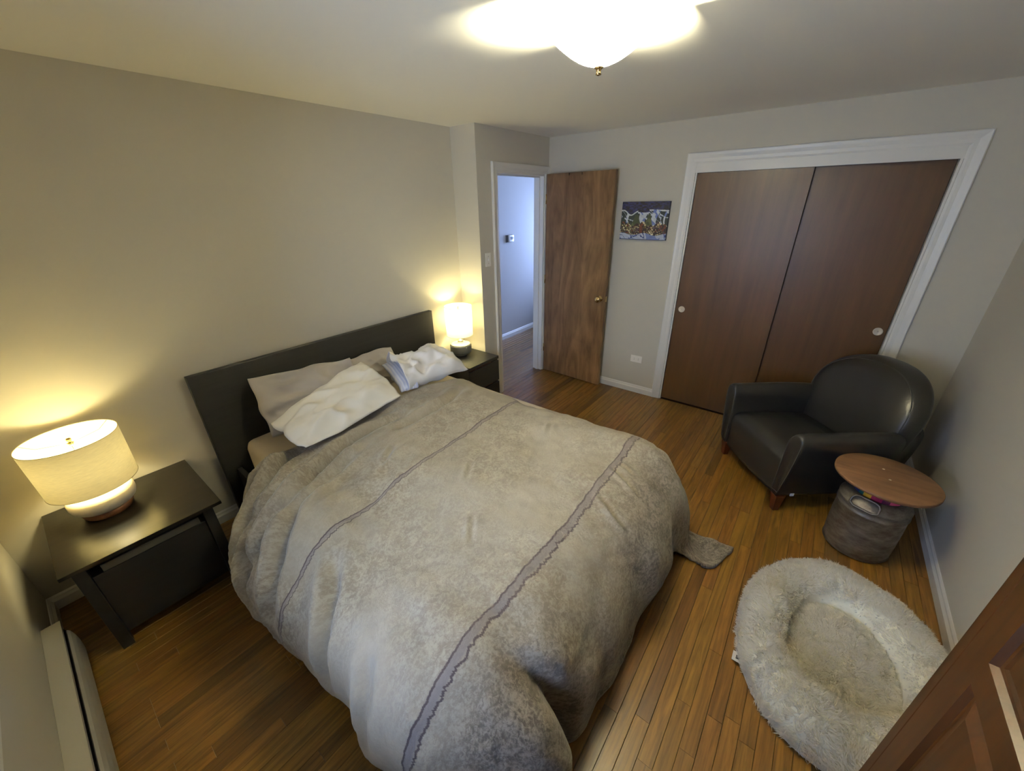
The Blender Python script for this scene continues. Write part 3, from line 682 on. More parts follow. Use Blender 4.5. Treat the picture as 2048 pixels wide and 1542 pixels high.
sh = drum('lamp_shade', (LX, LY), .695, .9425, .1605, .1665, m_linen, lamp)
def sub(o, p): o.parent = p; o.matrix_parent_inverse = p.matrix_world.inverted() if False else Matrix.Identity(4); return o
def subring(name, c, z, r, tr, mt, p, top):
    o = tube(name, [(c[0] + r * math.cos(2 * PI * j / 96), c[1] + r * math.sin(2 * PI * j / 96), z) for j in range(96)], tr, mt, None, n=6, closed=True)
    o.parent = p; o.matrix_parent_inverse = Matrix.Identity(4)
    return o
subring('shade_rim', (LX, LY), .9425, .1665, .0014, m_rimtape, sh, lamp)
subring('shade_rim', (LX, LY), .695, .1605, .0014, m_rimtape, sh, lamp)
for a in (.55, .55 + 2.094, .55 + 4.189):
    wtube('spider_arm', [(LX + .012 * math.cos(a), LY + .012 * math.sin(a), .915), (LX + .12 * math.cos(a), LY + .12 * math.sin(a), .915), (LX + .165 * math.cos(a), LY + .165 * math.sin(a), .9395)], .0013, m_wire, lamp, n=6)
hp = [(LX, LY + .010, .735)]
for k in range(17):
    a = PI * k / 16; hp.append((LX, LY + .048 * math.cos(a) , .80 + .115 * math.sin(a) if 0 < k < 16 else .80))
hp.append((LX, LY - .010, .735)); wtube('harp', hp, .0016, m_brass, lamp, n=6)
wlathe('finial', [(.004, .90), (.012, .916), (.012, .919), (.005, .922), (.010, .932), (.008, .941), (.002, .943)], (LX, LY, 0), m_brass, lamp, n=20)
pl = point('lamp_light', (LX, LY, .842), WARM, P_L, .032)

# ------------------------------------------------------------------ right nightstand and lamp
n2 = thing('nightstand', 'black two-drawer chest used as a nightstand in the corner right of the headboard', 'nightstand', (2.884, -.24, 0))
RX0, RX1, RYF, RZ = 2.684, 3.084, -.471, .5507
wbox('top_panel', (RX0, RX1, -.02, RYF, RZ - .028, RZ), m_black, n2, .0015)
wbox('side_panel', (RX0, RX0 + .018, -.02, RYF + .018, 0, RZ - .028), m_black, n2)
wbox('side_panel', (RX1 - .018, RX1, -.02, RYF + .018, 0, RZ - .028), m_black, n2)
wbox('back_panel', (RX0 + .018, RX1 - .018, -.02, -.03, .02, RZ - .028), m_black, n2)
wbox('plinth', (RX0 + .018, RX1 - .018, -.42, -.435, 0, .06), m_black, n2)
for z0, z1 in ((.075, .285), (.302, .505)):
    wbox('drawer', (RX0 + .002, RX1 - .002, RYF + .018, RYF, z0, z1), m_black, n2, .0015)
    wbox('drawer_box', (RX0 + .03, RX1 - .03, -.06, RYF + .02, z0 + .02, z1 - .03), m_lampwood, n2)
QX, QY = 2.897, -.160
l2 = thing('table_lamp', 'small table lamp with a glowing white shade and dark grey ceramic base by the doorway', 'lamp', (QX, QY, RZ))
wlathe('pale_foot', [(.052, 0), (.057, .002), (.062, .014), (.070, .022), (.05, .024)], (QX, QY, RZ), m_palecer, l2, n=48)
wlathe('ceramic_body', [(.060, .022), (.090, .026), (.099, .036), (.101, .05), (.101, .100), (.097, .106), (.08, .1075)], (QX, QY, RZ), m_greycer, l2, n=64)
wlathe('pale_shoulder', [(.097, .1060), (.090, .114), (.075, .118), (.030, .122), (.026, .134), (.01, .136)], (QX, QY, RZ), m_palecer, l2, n=64)
wlathe('stem', [(.027, .134), (.027, .150), (.009, .152), (.009, .27), (.017, .272), (.017, .31), (.01, .312)], (QX, QY, RZ), m_nickel, l2, n=24)
wlathe('bulb', [(.010, .312), (.016, .325), (.027, .348), (.030, .368), (.025, .386), (.012, .396), (.002, .398)], (QX, QY, RZ), m_bulb, l2, n=24)
s2 = drum('lamp_shade', (QX, QY), .7505, 1.0245, .1225, .1255, m_shade2, l2)
subring('shade_rim', (QX, QY), 1.0245, .1255, .0012, m_rimtape, s2, l2); subring('shade_rim', (QX, QY), .7505, .1225, .0012, m_rimtape, s2, l2)
for a in (.3, 2.39, 4.49):
    wtube('spider_arm', [(QX + .012 * math.cos(a), QY + .012 * math.sin(a), 1.0), (QX + .09 * math.cos(a), QY + .09 * math.sin(a), 1.0), (QX + .124 * math.cos(a), QY + .124 * math.sin(a), 1.022)], .0013, m_wire, l2, n=6)
wlathe('finial', [(.004, .975), (.011, .998), (.011, 1.003), (.006, 1.006), (.010, 1.015), (.002, 1.022)], (QX, QY, 0), m_nickel, l2, n=20)
point('lamp_light', (QX, QY, .918), WARM, P_R, .032)

# ------------------------------------------------------------------ ceiling light
KX, KY, KB = 1.905, -1.953, 2.272
cl = thing('ceiling_light', 'square frosted glass bowl ceiling light with a small brass finial', 'ceiling light', (KX, KY, H))
wlathe('canopy', [(.158, H - .001), (.160, H - .012), (.150, H - .026), (.03, H - .030)], (KX, KY, 0), m_plate, cl, n=48)  # hidden ceiling plate, widened to keep direct bulb light off the ceiling
n = 41; s_ = np.linspace(-1, 1, n); A, B = np.meshgrid(s_, s_, indexing='ij'); hw = .182
r2 = A ** 2 + B ** 2
Zb = KB + .006 + .118 * r2 - .022 * r2 ** 2
Xb = KX + A * hw * (1 - .05 * B ** 2 * 0); Yb = KY + B * hw
me = grid_mesh(np.stack([Xb, Yb, Zb], -1)); gb = wparent(link('glass_bowl', me, m_glass), cl)
wlathe('stem', [(.004, KB + .002), (.004, H - .03)], (KX, KY, 0), m_brass, cl, n=12)
wlathe('finial', [(.004, KB - .020), (.010, KB - .018), (.0075, KB - .012), (.0085, KB - .004), (.015, KB), (.015, KB + .003), (.005, KB + .006)], (KX, KY, 0), m_brass, cl, n=24)
for sx in (-1, 1):
    b_ = wlathe('bulb', [(.012, -.05), (.013, -.03), (.026, -.008), (.028, .006), (.024, .020), (.010, .030), (.002, .031)], (0, 0, 0), m_bulb, cl, n=20)
    b_.rotation_euler = (0, sx * PI / 2, 0); b_.matrix_parent_inverse = Matrix.Identity(4); b_.location = (sx * .045, 0, -.112)
    point('ceiling_bulb_light', (KX + sx * .045, KY, H - .116), WARM_C, P_CEIL / 2, .03)

# ------------------------------------------------------------------ wall fittings and picture
op = thing('wall_outlet', 'white duplex outlet plate mounted sideways low on the wall beside the closet', 'outlet', (X1, -1.409, .37))
wbox('cover_plate', (X1, X1 - .006, -1.409 - .059, -1.409 + .059, .335, .407), m_plate, op, .002)
for dy in (-.022, .022):
    wbox('receptacle', (X1 - .005, X1 - .0085, -1.409 + dy - .016, -1.409 + dy + .016, .355, .388), m_plate, op, .002)
    for dz in (-.007, .007): wbox('slot', (X1 - .008, X1 - .0088, -1.409 + dy - .008, -1.409 + dy + .002, .3715 + dz - .0012, .3715 + dz + .0012), m_slot, op)
sw = thing('light_switch', 'white toggle light switch on the narrow wall left of the doorway', 'switch', (3.211, YJ, 1.40))
wbox('cover_plate', (3.211 - .036, 3.211 + .036, YJ, YJ - .006, 1.342, 1.460), m_plate, sw, .002)
wbox('toggle', (3.206, 3.216, YJ - .005, YJ - .018, 1.394, 1.412), m_plate, sw, .001)
for z in (1.371, 1.431): wlathe('screw', [(.003, YJ - .0065), (.003, YJ - .0072)], (3.211, 0, z), m_slot, sw, n=10, axis='y')
TX, TZ = 4.95, 1.417
th = thing('thermostat', 'small white thermostat with a grey screen on the hallway wall', 'thermostat', (TX, HY, TZ))
wbox('wall_plate', (TX - .085, TX + .06, HY, HY - .012, TZ - .048, TZ + .048), m_slot, th, .003)
wbox('housing', (TX - .05, TX + .062, HY - .010, HY - .034, TZ - .046, TZ + .046), m_plate, th, .008)
wbox('screen', (TX - .022, TX + .030, HY - .033, HY - .0355, TZ - .014, TZ + .024), m_slot, th, .001)
wbox('button', (TX + .040, TX + .052, HY - .033, HY - .037, TZ - .005, TZ + .015), m_plate, th, .002)

def painting():
    y0, y1, z0, z1 = -1.109, -1.539, 1.539, 1.858
    root = thing('painting', 'small unframed canvas painting of a snowy mountain village at night', 'painting', (X1, -1.324, 1.7))
    wbox('canvas', (X1 - .0285, X1 - .001, y1, y0, z0, z1), mat('canvas_edge', (.010, .010, .022), .6), root)
    n, m = 172, 128
    u = (np.arange(n) + .5) / n; v = (np.arange(m) + .5) / m; Ug, Vg = np.meshgrid(u, v, indexing='ij')
    def C(*c): return np.array(lin(c)[:3])
    img = np.zeros((n, m, 3))
    img[:] = C(30, 30, 66)
    sk = fbm(Ug * 22, Vg * 40, 3); img += (sk[..., None] * .5).clip(-.4, 1) * C(44, 48, 110)
    def put(mask, c): img[mask] = C(*c) * (1 + .12 * sk[mask][:, None].clip(-1, 1))
    ridge = .745 + .050 * np.sin(Ug * 11 + 2.2) + .03 * np.sin(Ug * 23)
    ridge = np.where((Ug > .36) & (Ug < .60), .735 - .02 * np.sin((Ug - .36) / .24 * PI), ridge); ridge = np.where(Ug > .63, .80 - .05 * (Ug - .63), ridge)
    mt = Vg < ridge; put(mt, (34, 46, 44))
    # snow rivulets
    a = fbm(Ug * 5 + .7, Vg * 3.0, 3); b = fbm(Ug * 10 + Vg * 7, Vg * 4 - Ug * 3 + 9, 3)
    put(mt & (np.abs(b) < .17), (150, 164, 200)); put(mt & (np.abs(b) < .10), (206, 210, 214))
    put(mt & (Vg > ridge - .035), (206, 212, 216))
    for cx_, w_ in ((.49, .085), (.74, .075), (.16, .03), (.95, .022)):
        e = np.abs(Ug - cx_ - .03 * np.sin(Vg * 9)) < w_ * (1.0 - .5 * (ridge - Vg) / .4)
        put(mt & e & (Vg > .35), (198, 206, 216)); put(mt & e & (b > .25) & (Vg > .35), (104, 122, 186))
    for cx_, zt, wd in ((.34, .66, .10), (.61, .68, .075)):
        tri = (np.abs(Ug - cx_) < wd * (1 - (Vg - .40) / (zt - .40) * .72)) & (Vg > .36) & (Vg < zt)
        put(tri, (60, 70, 44)); put(tri & (b > .3), (88, 96, 62))
    # village blocks
    vb = (Vg < .42 + .05 * np.sin(Ug * 17) + .03 * np.sin(Ug * 41)) & (Vg > .13)
    put(vb, (40, 24, 20))
    rs = np.random.RandomState(5); pts = rs.rand(230, 2) * [1, .34] + [0, .12]
    dd = (Ug[..., None] - pts[:, 0]) ** 2 + ((Vg[..., None] - pts[:, 1]) * .8) ** 2
    o_ = np.argsort(dd, -1)[..., :2]; d1_ = np.sqrt(np.take_along_axis(dd, o_, -1)); cell = o_[..., 0]; gap = d1_[..., 1] - d1_[..., 0]
    pal = [(196, 182, 140), (206, 196, 150), (180, 160, 120), (110, 54, 34), (96, 78, 96), (150, 142, 110), (214, 206, 170), (44, 30, 30), (120, 112, 60)]
    ci = rs.randint(0, len(pal), 230)
    for k, c in enumerate(pal):
        put(vb & (gap > .009) & (ci[cell] == k), c)
    put(vb & (np.abs(Ug - .455) < .032) & (Vg > .16) & (Vg < .43) & (gap > .006), (112, 52, 30))
    # foreground snow
    sn = Vg < .15 + .035 * np.sin(Ug * 13 + 1) ; put(sn, (176, 186, 206)); put(sn & (np.abs(b) < .12), (52, 70, 128)); put(sn & (a > .45), (110, 128, 182)); put(Vg < .018, (36, 42, 84))
    F = []; Vv = []
    ue = np.linspace(0, 1, n + 1); ve = np.linspace(0, 1, m + 1)
    G = np.zeros((n + 1, m + 1, 3)); G[..., 0] = X1 - .0295; G[..., 1] = (y0 + (y1 - y0) * ue)[:, None]; G[..., 2] = (z0 + (z1 - z0) * ve)[None]
    me = grid_mesh(G); me.polygons.foreach_set('use_smooth', [False] * len(me.polygons))
    at_ = me.color_attributes.new('paint', 'FLOAT_COLOR', 'CORNER')
    colr = np.repeat(np.concatenate([img.clip(0, 1).reshape(-1, 3), np.ones((n * m, 1))], 1), 4, axis=0)
    at_.data.foreach_set('color', colr.astype(np.float32).ravel())
    mm = bpy.data.materials.new('oil_paint'); mm.use_nodes = True; b_ = mm.node_tree.nodes['Principled BSDF']; b_.inputs['Roughness'].default_value = .5
    vc = mm.node_tree.nodes.new('ShaderNodeVertexColor'); vc.layer_name = 'paint'; mm.node_tree.links.new(vc.outputs[0], b_.inputs['Base Color'])
    wparent(link('painted_face', me, mm), root)
painting()

# ------------------------------------------------------------------ baseboard heater along the left wall
ht = thing('baseboard_heater', 'long cream metal baseboard heater running along the left wall', 'heater', (0, -1.7, 0))
def hpr(name, poly, y0, y1, m_, smooth=False): return wparent(prism(name, poly, lambda a, b: (a, y0, b), lambda a, b: (a, y1, b), m_, None, smooth), ht)
YH0, YH1 = -.406, -3.2
hpr('top_cover', [(0.001, .02), (.004, .02), (.004, .207), (.057, .207), (.057, .196), (.060, .196), (.060, .213), (0.001, .213)], YH0, YH1, m_metalwhite)
fp = [(.066, .160), (.062, .176), (.066, .182), (.073, .170), (.078, .140), (.080, .10), (.078, .05), (.074, .022), (.070, .022), (.073, .05), (.074, .10), (.072, .14)]
hpr('front_panel', fp, YH0 - .045, YH1, m_metalwhite)
hpr('fin_core', [(.012, .04), (.055, .04), (.055, .15), (.012, .15)], YH0 - .07, YH1, mat('heater_fins', (.06, .06, .07), .5, metal=.6))
hpr('end_bracket', [(0.002, .0), (.060, .0), (.072, .03), (.072, .10), (.060, .15), (.05, .19), (.002, .19)], YH0 - .012, YH0 - .030, m_dark)
hpr('kick_strip', [(0.002, .0), (.058, .0), (.058, .016), (.002, .016)], YH0 - .05, YH1, m_dark)

# ------------------------------------------------------------------ armchair
ec = (0.7711, 0.6367); nc = (0.6367, -0.7711); mo = (3.254, -2.672)
arm_ang = math.atan2(ec[1], ec[0])
ch = thing('armchair', 'black leather club armchair with a rounded high back in front of the closet', 'armchair', (mo[0], mo[1], 0), arm_ang)
# local frame: +x = chair's far side, -y = backwards
CC = .060
def lc(x, y, z): return (CC + x, -y, z)      # x from chair centre, y depth backwards
def superblock(name, x0, x1, y0, y1, z0, z1, r, mt, p, puff=0.0, n=4, dome=0.0):
    bm = bmesh.new(); box_into(bm, CC + x0, CC + x1, -y1, -y0, z0, z1, bev=r, seg=5)
    o = link(name, mesh(bm, True), mt, p); return o
# seat block: one cushion whose front drops to the rail
def seat():
    nx, ns_ = 40, 60
    prof = [(.0, .10), (.0, .20), (-.004, .30), (.0, .355), (.018, .388), (.05, .403), (.20, .402), (.40, .385), (.62, .365), (.66, .30), (.66, .10)]
    d = np.r_[0, np.cumsum(np.hypot(*np.diff(np.array(prof), axis=0).T))]; t = np.linspace(0, d[-1], ns_)
    yy = np.interp(t, d, [p[0] for p in prof]); zz = np.interp(t, d, [p[1] for p in prof]); k = np.ones(3) / 3
    yy[1:-1] = np.convolve(yy, k, 'valid'); zz[1:-1] = np.convolve(zz, k, 'valid')
    xs = np.linspace(-1, 1, nx); G = np.zeros((nx, ns_, 3))
    e = (1 - np.abs(xs) ** 6) ; hw = .288
    for i, x in enumerate(xs):
        G[i, :, 0] = CC + x * hw; bulge = .012 * (1 - x * x)
        G[i, :, 1] = -(yy - bulge * (zz < .38)); G[i, :, 2] = zz + (zz > .33) * (.020 * (1 - x * x)) * np.clip(np.sin(np.clip(yy / .6, 0, 1) * PI), 0, 1) - (1 - e[i]) * .012 * (zz > .3)
    me = grid_mesh(G); bm = bmesh.new(); bm.from_mesh(me)
    bmesh.ops.holes_fill(bm, edges=[e_ for e_ in bm.edges if e_.is_boundary]); bmesh.ops.recalc_face_normals(bm, faces=bm.faces)
    return link('seat', mesh(bm, True), m_leather, ch)
seat()
def arm(sg):
    # closed section (x outward from centre, z) swept backwards
    sec = [(.285, .105), (.288, .30), (.292, .44), (.300, .53), (.322, .580), (.358, .600), (.390, .590), (.408, .555), (.406, .50), (.395, .40), (.375, .28), (.352, .18), (.342, .105)]
    A = np.array(sec); d = np.r_[0, np.cumsum(np.hypot(*np.diff(np.vstack([A, A[:1]]), axis=0).T))]
    t = np.linspace(0, d[-1], 72, endpoint=False); sx = np.interp(t, d, np.r_[A[:, 0], A[0, 0]]); sz = np.interp(t, d, np.r_[A[:, 1], A[0, 1]])
    for _ in range(3):
        sx = (np.roll(sx, 1) + sx * 2 + np.roll(sx, -1)) / 4; sz = (np.roll(sz, 1) + sz * 2 + np.roll(sz, -1)) / 4
    cx0, cz0 = .35, .34
    ys = np.r_[0.0, .003, .010, .022, np.linspace(.05, .82, 24)]; G = []
    G.append(np.stack([np.full(72, CC + sg * cx0) + 0 * sx + sg * (sx - cx0) * .02, np.full(72, .018), cz0 + (sz - cz0) * .02], -1))
    for i, y in enumerate(ys):
        sc = {0: .90, 1: .955, 2: .985}.get(i, 1.0)
        inn = .08 * sstep(.55, .82, y); dz = -.02 * sstep(.3, .8, y) - .0 * y
        zt = cz0 + (sz - cz0) * sc
        fz = np.clip((sz - .3) / .3, 0, 1)
        G.append(np.stack([CC + sg * (cx0 + (sx - cx0) * sc - inn), -(y - .018 + 0 * sx) , zt + dz * fz], -1))
    G.append(np.stack([np.full(72, CC + sg * (cx0 - .08)) , np.full(72, -.81), np.full(72, .34)], -1))
    G = np.array(G)  # (k,72,3)
    me = grid_mesh(np.swapaxes(G, 0, 1), wrap_u=True); bm = bmesh.new(); bm.from_mesh(me); bmesh.ops.recalc_face_normals(bm, faces=bm.faces)
    o = link('armrest', mesh(bm, True), m_leather, ch)
    pts = [(CC + sg * (cx0 + (a - cx0) * .90), .0175, cz0 + (b - cz0) * .955) for a, b in zip(sx, sz) if b > .13]
    k0 = int(np.argmin([abs(p[2] - .13) + (0 if True else 0) for p in pts]))
    tube('piping', [(p[0], p[1], p[2]) for p in pts], .0028, m_stitch, o, n=6, closed=True)
arm(1); arm(-1)
def back():
    # rounded shell: outline in (x,z), lens section in depth, leaning backwards
    nu, nv = 72, 40; cz = .60; G = np.zeros((nu, nv, 3))
    for i in range(nu):
        a = 2 * PI * i / nu; c, s = math.cos(a), math.sin(a)
        hw = .385; up = .302; dn = .50
        ex_ = 2 / 2.35
        x = hw * math.copysign(abs(c) ** ex_, c); z = (up if s > 0 else dn) * math.copysign(abs(s) ** (ex_ if s > 0 else 2 / 3.6), s)
        if s < 0: x *= 1 - .12 * min(1, -z / .45)
        for j in range(nv):
            b = -PI / 2 + PI * j / (nv - 1); r = math.cos(b) ** .55 if 0 < j < nv - 1 else 0
            front_ = math.sin(b)
            dep = (.150 if front_ > 0 else .085) * math.copysign(abs(front_) ** .85, front_)
            zz = cz + z * r; xx = x * r
            lean = .20 * (zz - .36)
            curve = .07 * (xx / .37) ** 2          # wings wrap forward
            G[i, j] = (CC + xx, -(.695 + lean - curve - dep), zz)
    me = grid_mesh(G, wrap_u=True); bm = bmesh.new(); bm.from_mesh(me); bmesh.ops.remove_doubles(bm, verts=bm.verts, dist=.0005); bmesh.ops.recalc_face_normals(bm, faces=bm.faces)
    o = link('backrest', mesh(bm, True), m_leather, ch)
    pts = []
    for i in range(nu):
        a = 2 * PI * i / nu
        j = 26; p = G[i, j]; q = G[i, j]
        if p[2] > .42: pts.append((a, tuple(p)))
    pts.sort(key=lambda t: (t[0] + PI / 2) % (2 * PI))
    tube('piping', [(p[0], p[1] + .002, p[2]) for _, p in pts], .0030, m_stitch, o, n=6)
back()
superblock('base_frame', -.29, .29, .05, .74, .095, .16, .01, m_leather, ch)
def leg(x, y, splay):
    bm = bmesh.new(); t = .030; b = .018
    T_ = [(x - t, -y + t), (x + t, -y + t), (x + t, -y - t), (x - t, -y - t)]
    B_ = [(x + splay[0] - b, -y + splay[1] + b), (x + splay[0] + b, -y + splay[1] + b), (x + splay[0] + b, -y + splay[1] - b), (x + splay[0] - b, -y + splay[1] - b)]
    tv = [bm.verts.new((CC + p[0], p[1], .115)) for p in T_]; bv = [bm.verts.new((CC + p[0], p[1], 0.0)) for p in B_]
    bm.faces.new(tv); bm.faces.new(bv[::-1])
    for i in range(4): bm.faces.new((tv[i], bv[i], bv[(i + 1) % 4], tv[(i + 1) % 4]))
    bmesh.ops.recalc_face_normals(bm, faces=bm.faces); bmesh.ops.bevel(bm, geom=list(bm.edges), offset=.002, segments=1, affect='EDGES')
    link('leg', mesh(bm), m_legwood, ch)
leg(-.322, .015, (-.012, .006)); leg(.306, .02, (-.010, .006)); leg(-.26, .66, (-.005, -.03)); leg(.26, .66, (.005, -.03))
o = box('maker_tag', (CC - .348, CC - .344, -.075, -.10, .115, .135), m_plate, ch)

# ------------------------------------------------------------------ milk-can side table
GX, GY = 3.000, -3.268
tb = thing('side_table', 'milk-can side table with a round worn wooden top beside the armchair', 'side table', (GX, GY, 0))
R_ = .155
wlathe('can_body', [(.135, .0), (.150, .004), (.155, .012), (.150, .020), (.153, .03), (.156, .10), (.157, .20), (.156, .285), (.160, .292), (.160, .300), (.156, .306), (.155, .325), (.159, .331), (.159, .338), (.150, .348), (.140, .362), (.126, .378), (.112, .386), (.108, .388)], (GX, GY, 0), m_galv, tb, n=96)
bands = [((30, 44, 96), .30), ((24, 90, 84), .22), ((206, 160, 40), .32), ((150, 16, 70), .40), ((84, 14, 60), .30), ((176, 60, 110), .45), ((30, 24, 40), .10), ((200, 196, 190), .06), ((28, 24, 44), .07), ((200, 196, 190), .06), ((30, 24, 40), .16)]
nb_mats = {}
cl_ = (180 + 5) * PI / 180
a0 = math.atan2(CY - GY, CX - GX) - 1.15    # start to the camera's left... runs clockwise around the neck
def neck():
    bm = bmesh.new(); mats = []; a = 2.75 - .35
    a = math.atan2(CY - GY, CX - GX) - .95
    seq = [(c, w_) for c, w_ in bands]; seq += [((150, 16, 70), .5), ((206, 160, 40), .4), ((24, 90, 84), .5)]
    tot = sum(w_ for _, w_ in seq); seq += [((30, 44, 96), 2 * PI - tot)]
    # angles increase anticlockwise: camera-left side first
    a = math.atan2(CY - GY, CX - GX) - 1.0
    for k, (c, w_) in enumerate(seq):
        key = c
        if key not in nb_mats: nb_mats[key] = mat('ribbon_%d_%d_%d' % c, lin(c), .6)
        if nb_mats[key] not in mats: mats.append(nb_mats[key])
        mi = mats.index(nb_mats[key]); st = max(2, int(w_ / .08))
        for q in range(st):
            b0 = a + w_ * q / st; b1 = a + w_ * (q + 1) / st
            for (r0, z0, r1, z1) in ((.109, .386, .113, .392), (.113, .392, .113, .466)):
                vs_ = [bm.verts.new((GX + r * math.cos(b), GY + r * math.sin(b), z)) for r, z, b in ((r0, z0, b0), (r0, z0, b1), (r1, z1, b1), (r1, z1, b0))]
                f = bm.faces.new(vs_); f.material_index = mi
        a += w_
    bmesh.ops.remove_doubles(bm, verts=bm.verts, dist=.0003); bmesh.ops.recalc_face_normals(bm, faces=bm.faces)
    o = wparent(link('ribbon_band', mesh(bm), mats), tb); o['label'] = 'multicoloured striped band around the can neck'
neck()
wlathe('neck', [(.108, .38), (.108, .470)], (GX, GY, 0), m_galv, tb, n=64)
TCX, TCY = 3.010, -3.272
wlathe('tabletop', [(.218, .4705), (.2235, .473), (.2235, .486), (.220, .4885), (.10, .4885), (.001, .4885)], (TCX, TCY, 0), m_tabletop, tb, n=96)
for px, py in ((3.085, -3.262), (2.985, -3.283)):
    wlathe('screw', [(.006, .4885), (.006, .4895), (.002, .490)], (px, py, 0), m_screw, tb, n=12)
def handle(az):
    c, s = math.cos(az), math.sin(az); pts = []
    loop = [(-.062, .350), (-.066, .372), (-.058, .388), (-.04, .395), (.04, .395), (.058, .388), (.066, .372), (.062, .350), (.04, .338), (-.04, .338)]
    for k, (t, z) in enumerate(loop):
        r = .166 if z < .36 else .160 - (z - .36) * .6
        r = math.sqrt(max(.0, r * r - 0 * t * t)); b = t / .16
        pts.append((GX + r * math.cos(az + b), GY + r * math.sin(az + b), z))
    wtube('handle', pts, .0055, m_galv, tb, n=8, closed=True)
ca = math.atan2(CY - GY, CX - GX)
handle(ca - .18); handle(ca + PI - .18)

# ------------------------------------------------------------------ fluffy dog bed
def dogbed():
    bx, by = 2.115, -3.19
    root = thing('dog_bed', 'round cream faux-fur dog bed on the floor in front of the cabinet', 'dog bed', (bx, by, 0))
    def surf(rho, a):
        c, s = np.cos(a), np.sin(a); ex_ = 2 / 2.25
        R1 = .485 * np.sign(c) * np.abs(c) ** ex_; R2 = np.where(s > 0, .372, .372) * np.sign(s) * np.abs(s) ** ex_
        k = rho
        x = bx + R1 * k + .02 * (1 - rho); y = by + R2 * k - .015 * (1 - rho)
        ri = .54 + .03 * np.sin(a * 3 + 1)
        t = ((rho - (1 + ri) / 2) / ((1 - ri) / 2)).clip(-1, 1)
        ringz = .012 + (.145 + .010 * np.sin(a * 5 + .6) + .006 * np.sin(a * 9)) * np.sqrt((1 - np.abs(t) ** 2.3).clip(0))
        inn = .012 + .042 * (1 - (rho / ri).clip(0, 1) ** 3) ** .6
        z = np.where(rho > ri, ringz, inn) + .006 * fbm(x * 9, y * 9, 2)
        return np.stack([x, y, np.maximum(z, .004)], -1)
    a = np.linspace(0, 2 * PI, 161)[:-1]; rho = np.r_[np.linspace(0.001, 1, 70)]
    A, Rr = np.meshgrid(a, rho, indexing='ij'); P = surf(Rr, A)
    bot = P[:, -1:, :].copy(); bot[..., 2] = 0.0; P2 = np.concatenate([P, bot], 1)
    me = grid_mesh(P2, wrap_u=True); bm = bmesh.new(); bm.from_mesh(me); bmesh.ops.recalc_face_normals(bm, faces=bm.faces)
    wparent(link('cushion', mesh(bm, True), m_furbase), root)
    # plush tufts
    rs = np.random.RandomState(8); N_ = 46000
    rh = np.sqrt(rs.rand(N_)) ; ang = rs.rand(N_) * 2 * PI
    keep = ~((np.abs(rh - .54 - .03 * np.sin(ang * 3 + 1)) < .022) & (rs.rand(N_) < .85)); rh, ang = rh[keep], ang[keep]
    extra = rs.rand(9000) * 2 * PI; rh = np.r_[rh, .985 + .015 * rs.rand(9000)]; ang = np.r_[ang, extra]; N_ = len(rh)
    p = surf(rh, ang); e = .006
    pu = surf((rh + e).clip(0, 1), ang) - surf((rh - e).clip(0, 1), ang); pv = surf(rh, ang + e) - surf(rh, ang - e)
    nr = np.cross(pu, pv); nr /= np.linalg.norm(nr, axis=1, keepdims=True) + 1e-9; nr *= np.sign(nr[:, 2:3] + 1e-9)
    om = rh > .985; outd = np.stack([np.cos(ang), np.sin(ang), 0 * ang], 1); nr[om] = outd[om] * .9 + np.array([0, 0, .45])
    p[om, 2] = rs.rand(om.sum()) * .06 + .008; p[om, :2] -= outd[om, :2] * .006 * 0
    fx = fbm(p[:, 0] * 14, p[:, 1] * 14, 3); fy = fbm(p[:, 0] * 14 + 31, p[:, 1] * 14 + 7, 3)
    cx_ = fbm(p[:, 0] * 55, p[:, 1] * 55, 2); cy_ = fbm(p[:, 0] * 55 + 9, p[:, 1] * 55 + 5, 2)
    flow = np.stack([fx * .7 + cx_ * .8 + .25 * outd[:, 0], fy * .7 + cy_ * .8 + .25 * outd[:, 1], 0 * fx], 1) + rs.normal(size=(N_, 3)) * .18
    flow -= nr * (flow * nr).sum(1, keepdims=True)
    L_ = ((.018 + .012 * rs.rand(N_)) * np.where(np.abs(rh - .55) < .06, .6, 1))[:, None]
    d1 = nr * .75 + flow * .75; d1 /= np.linalg.norm(d1, axis=1, keepdims=True)
    d2 = nr * .25 + flow * 1.3; d2 /= np.linalg.norm(d2, axis=1, keepdims=True)
    sd = np.cross(d1, rs.normal(size=(N_, 3))); sd /= np.linalg.norm(sd, axis=1, keepdims=True); wd = (.0015 + .0009 * rs.rand(N_))[:, None]
    v0 = p - sd * wd - nr * .002; v1 = p + sd * wd - nr * .002; v2 = p + d1 * L_ * .55 + sd * wd * .8; v3 = p + d1 * L_ * .55 - sd * wd * .8; v4 = p + d1 * L_ * .55 + d2 * L_ * .5
    VV = np.stack([v0, v1, v2, v3, v4], 1).reshape(-1, 3); VV[:, 2] = np.maximum(VV[:, 2], .001); VV[:, 1] = np.maximum(VV[:, 1], D + .003)
    b = np.arange(N_)[:, None] * 5
    me = bpy.data.meshes.new('fur')
    quads = (b + [0, 1, 2, 3]); tris = (b + [3, 2, 4])
    nl = N_ * 7; me.vertices.add(N_ * 5); me.vertices.foreach_set('co', VV.astype(np.float32).ravel())
    me.loops.add(nl); me.polygons.add(N_ * 2)
    lv = np.concatenate([quads, tris], 1).ravel(); me.loops.foreach_set('vertex_index', lv.astype(np.int32))
    ls = (np.arange(N_)[:, None] * 7 + [0, 4]).ravel(); me.polygons.foreach_set('loop_start', ls.astype(np.int32))
    me.update(calc_edges=True); me.validate()
    me.polygons.foreach_set('use_smooth', [True] * len(me.polygons))
    o = wparent(link('fur', me, m_fur), root); o['kind'] = 'stuff'
    tg = wbox('care_label', (1.838, 1.884, -2.872, -2.826, .018, .0195), m_plate, root)
    wbox('label_print', (1.850, 1.870, -2.860, -2.840, .0195, .0200), m_slot, root)
dogbed()

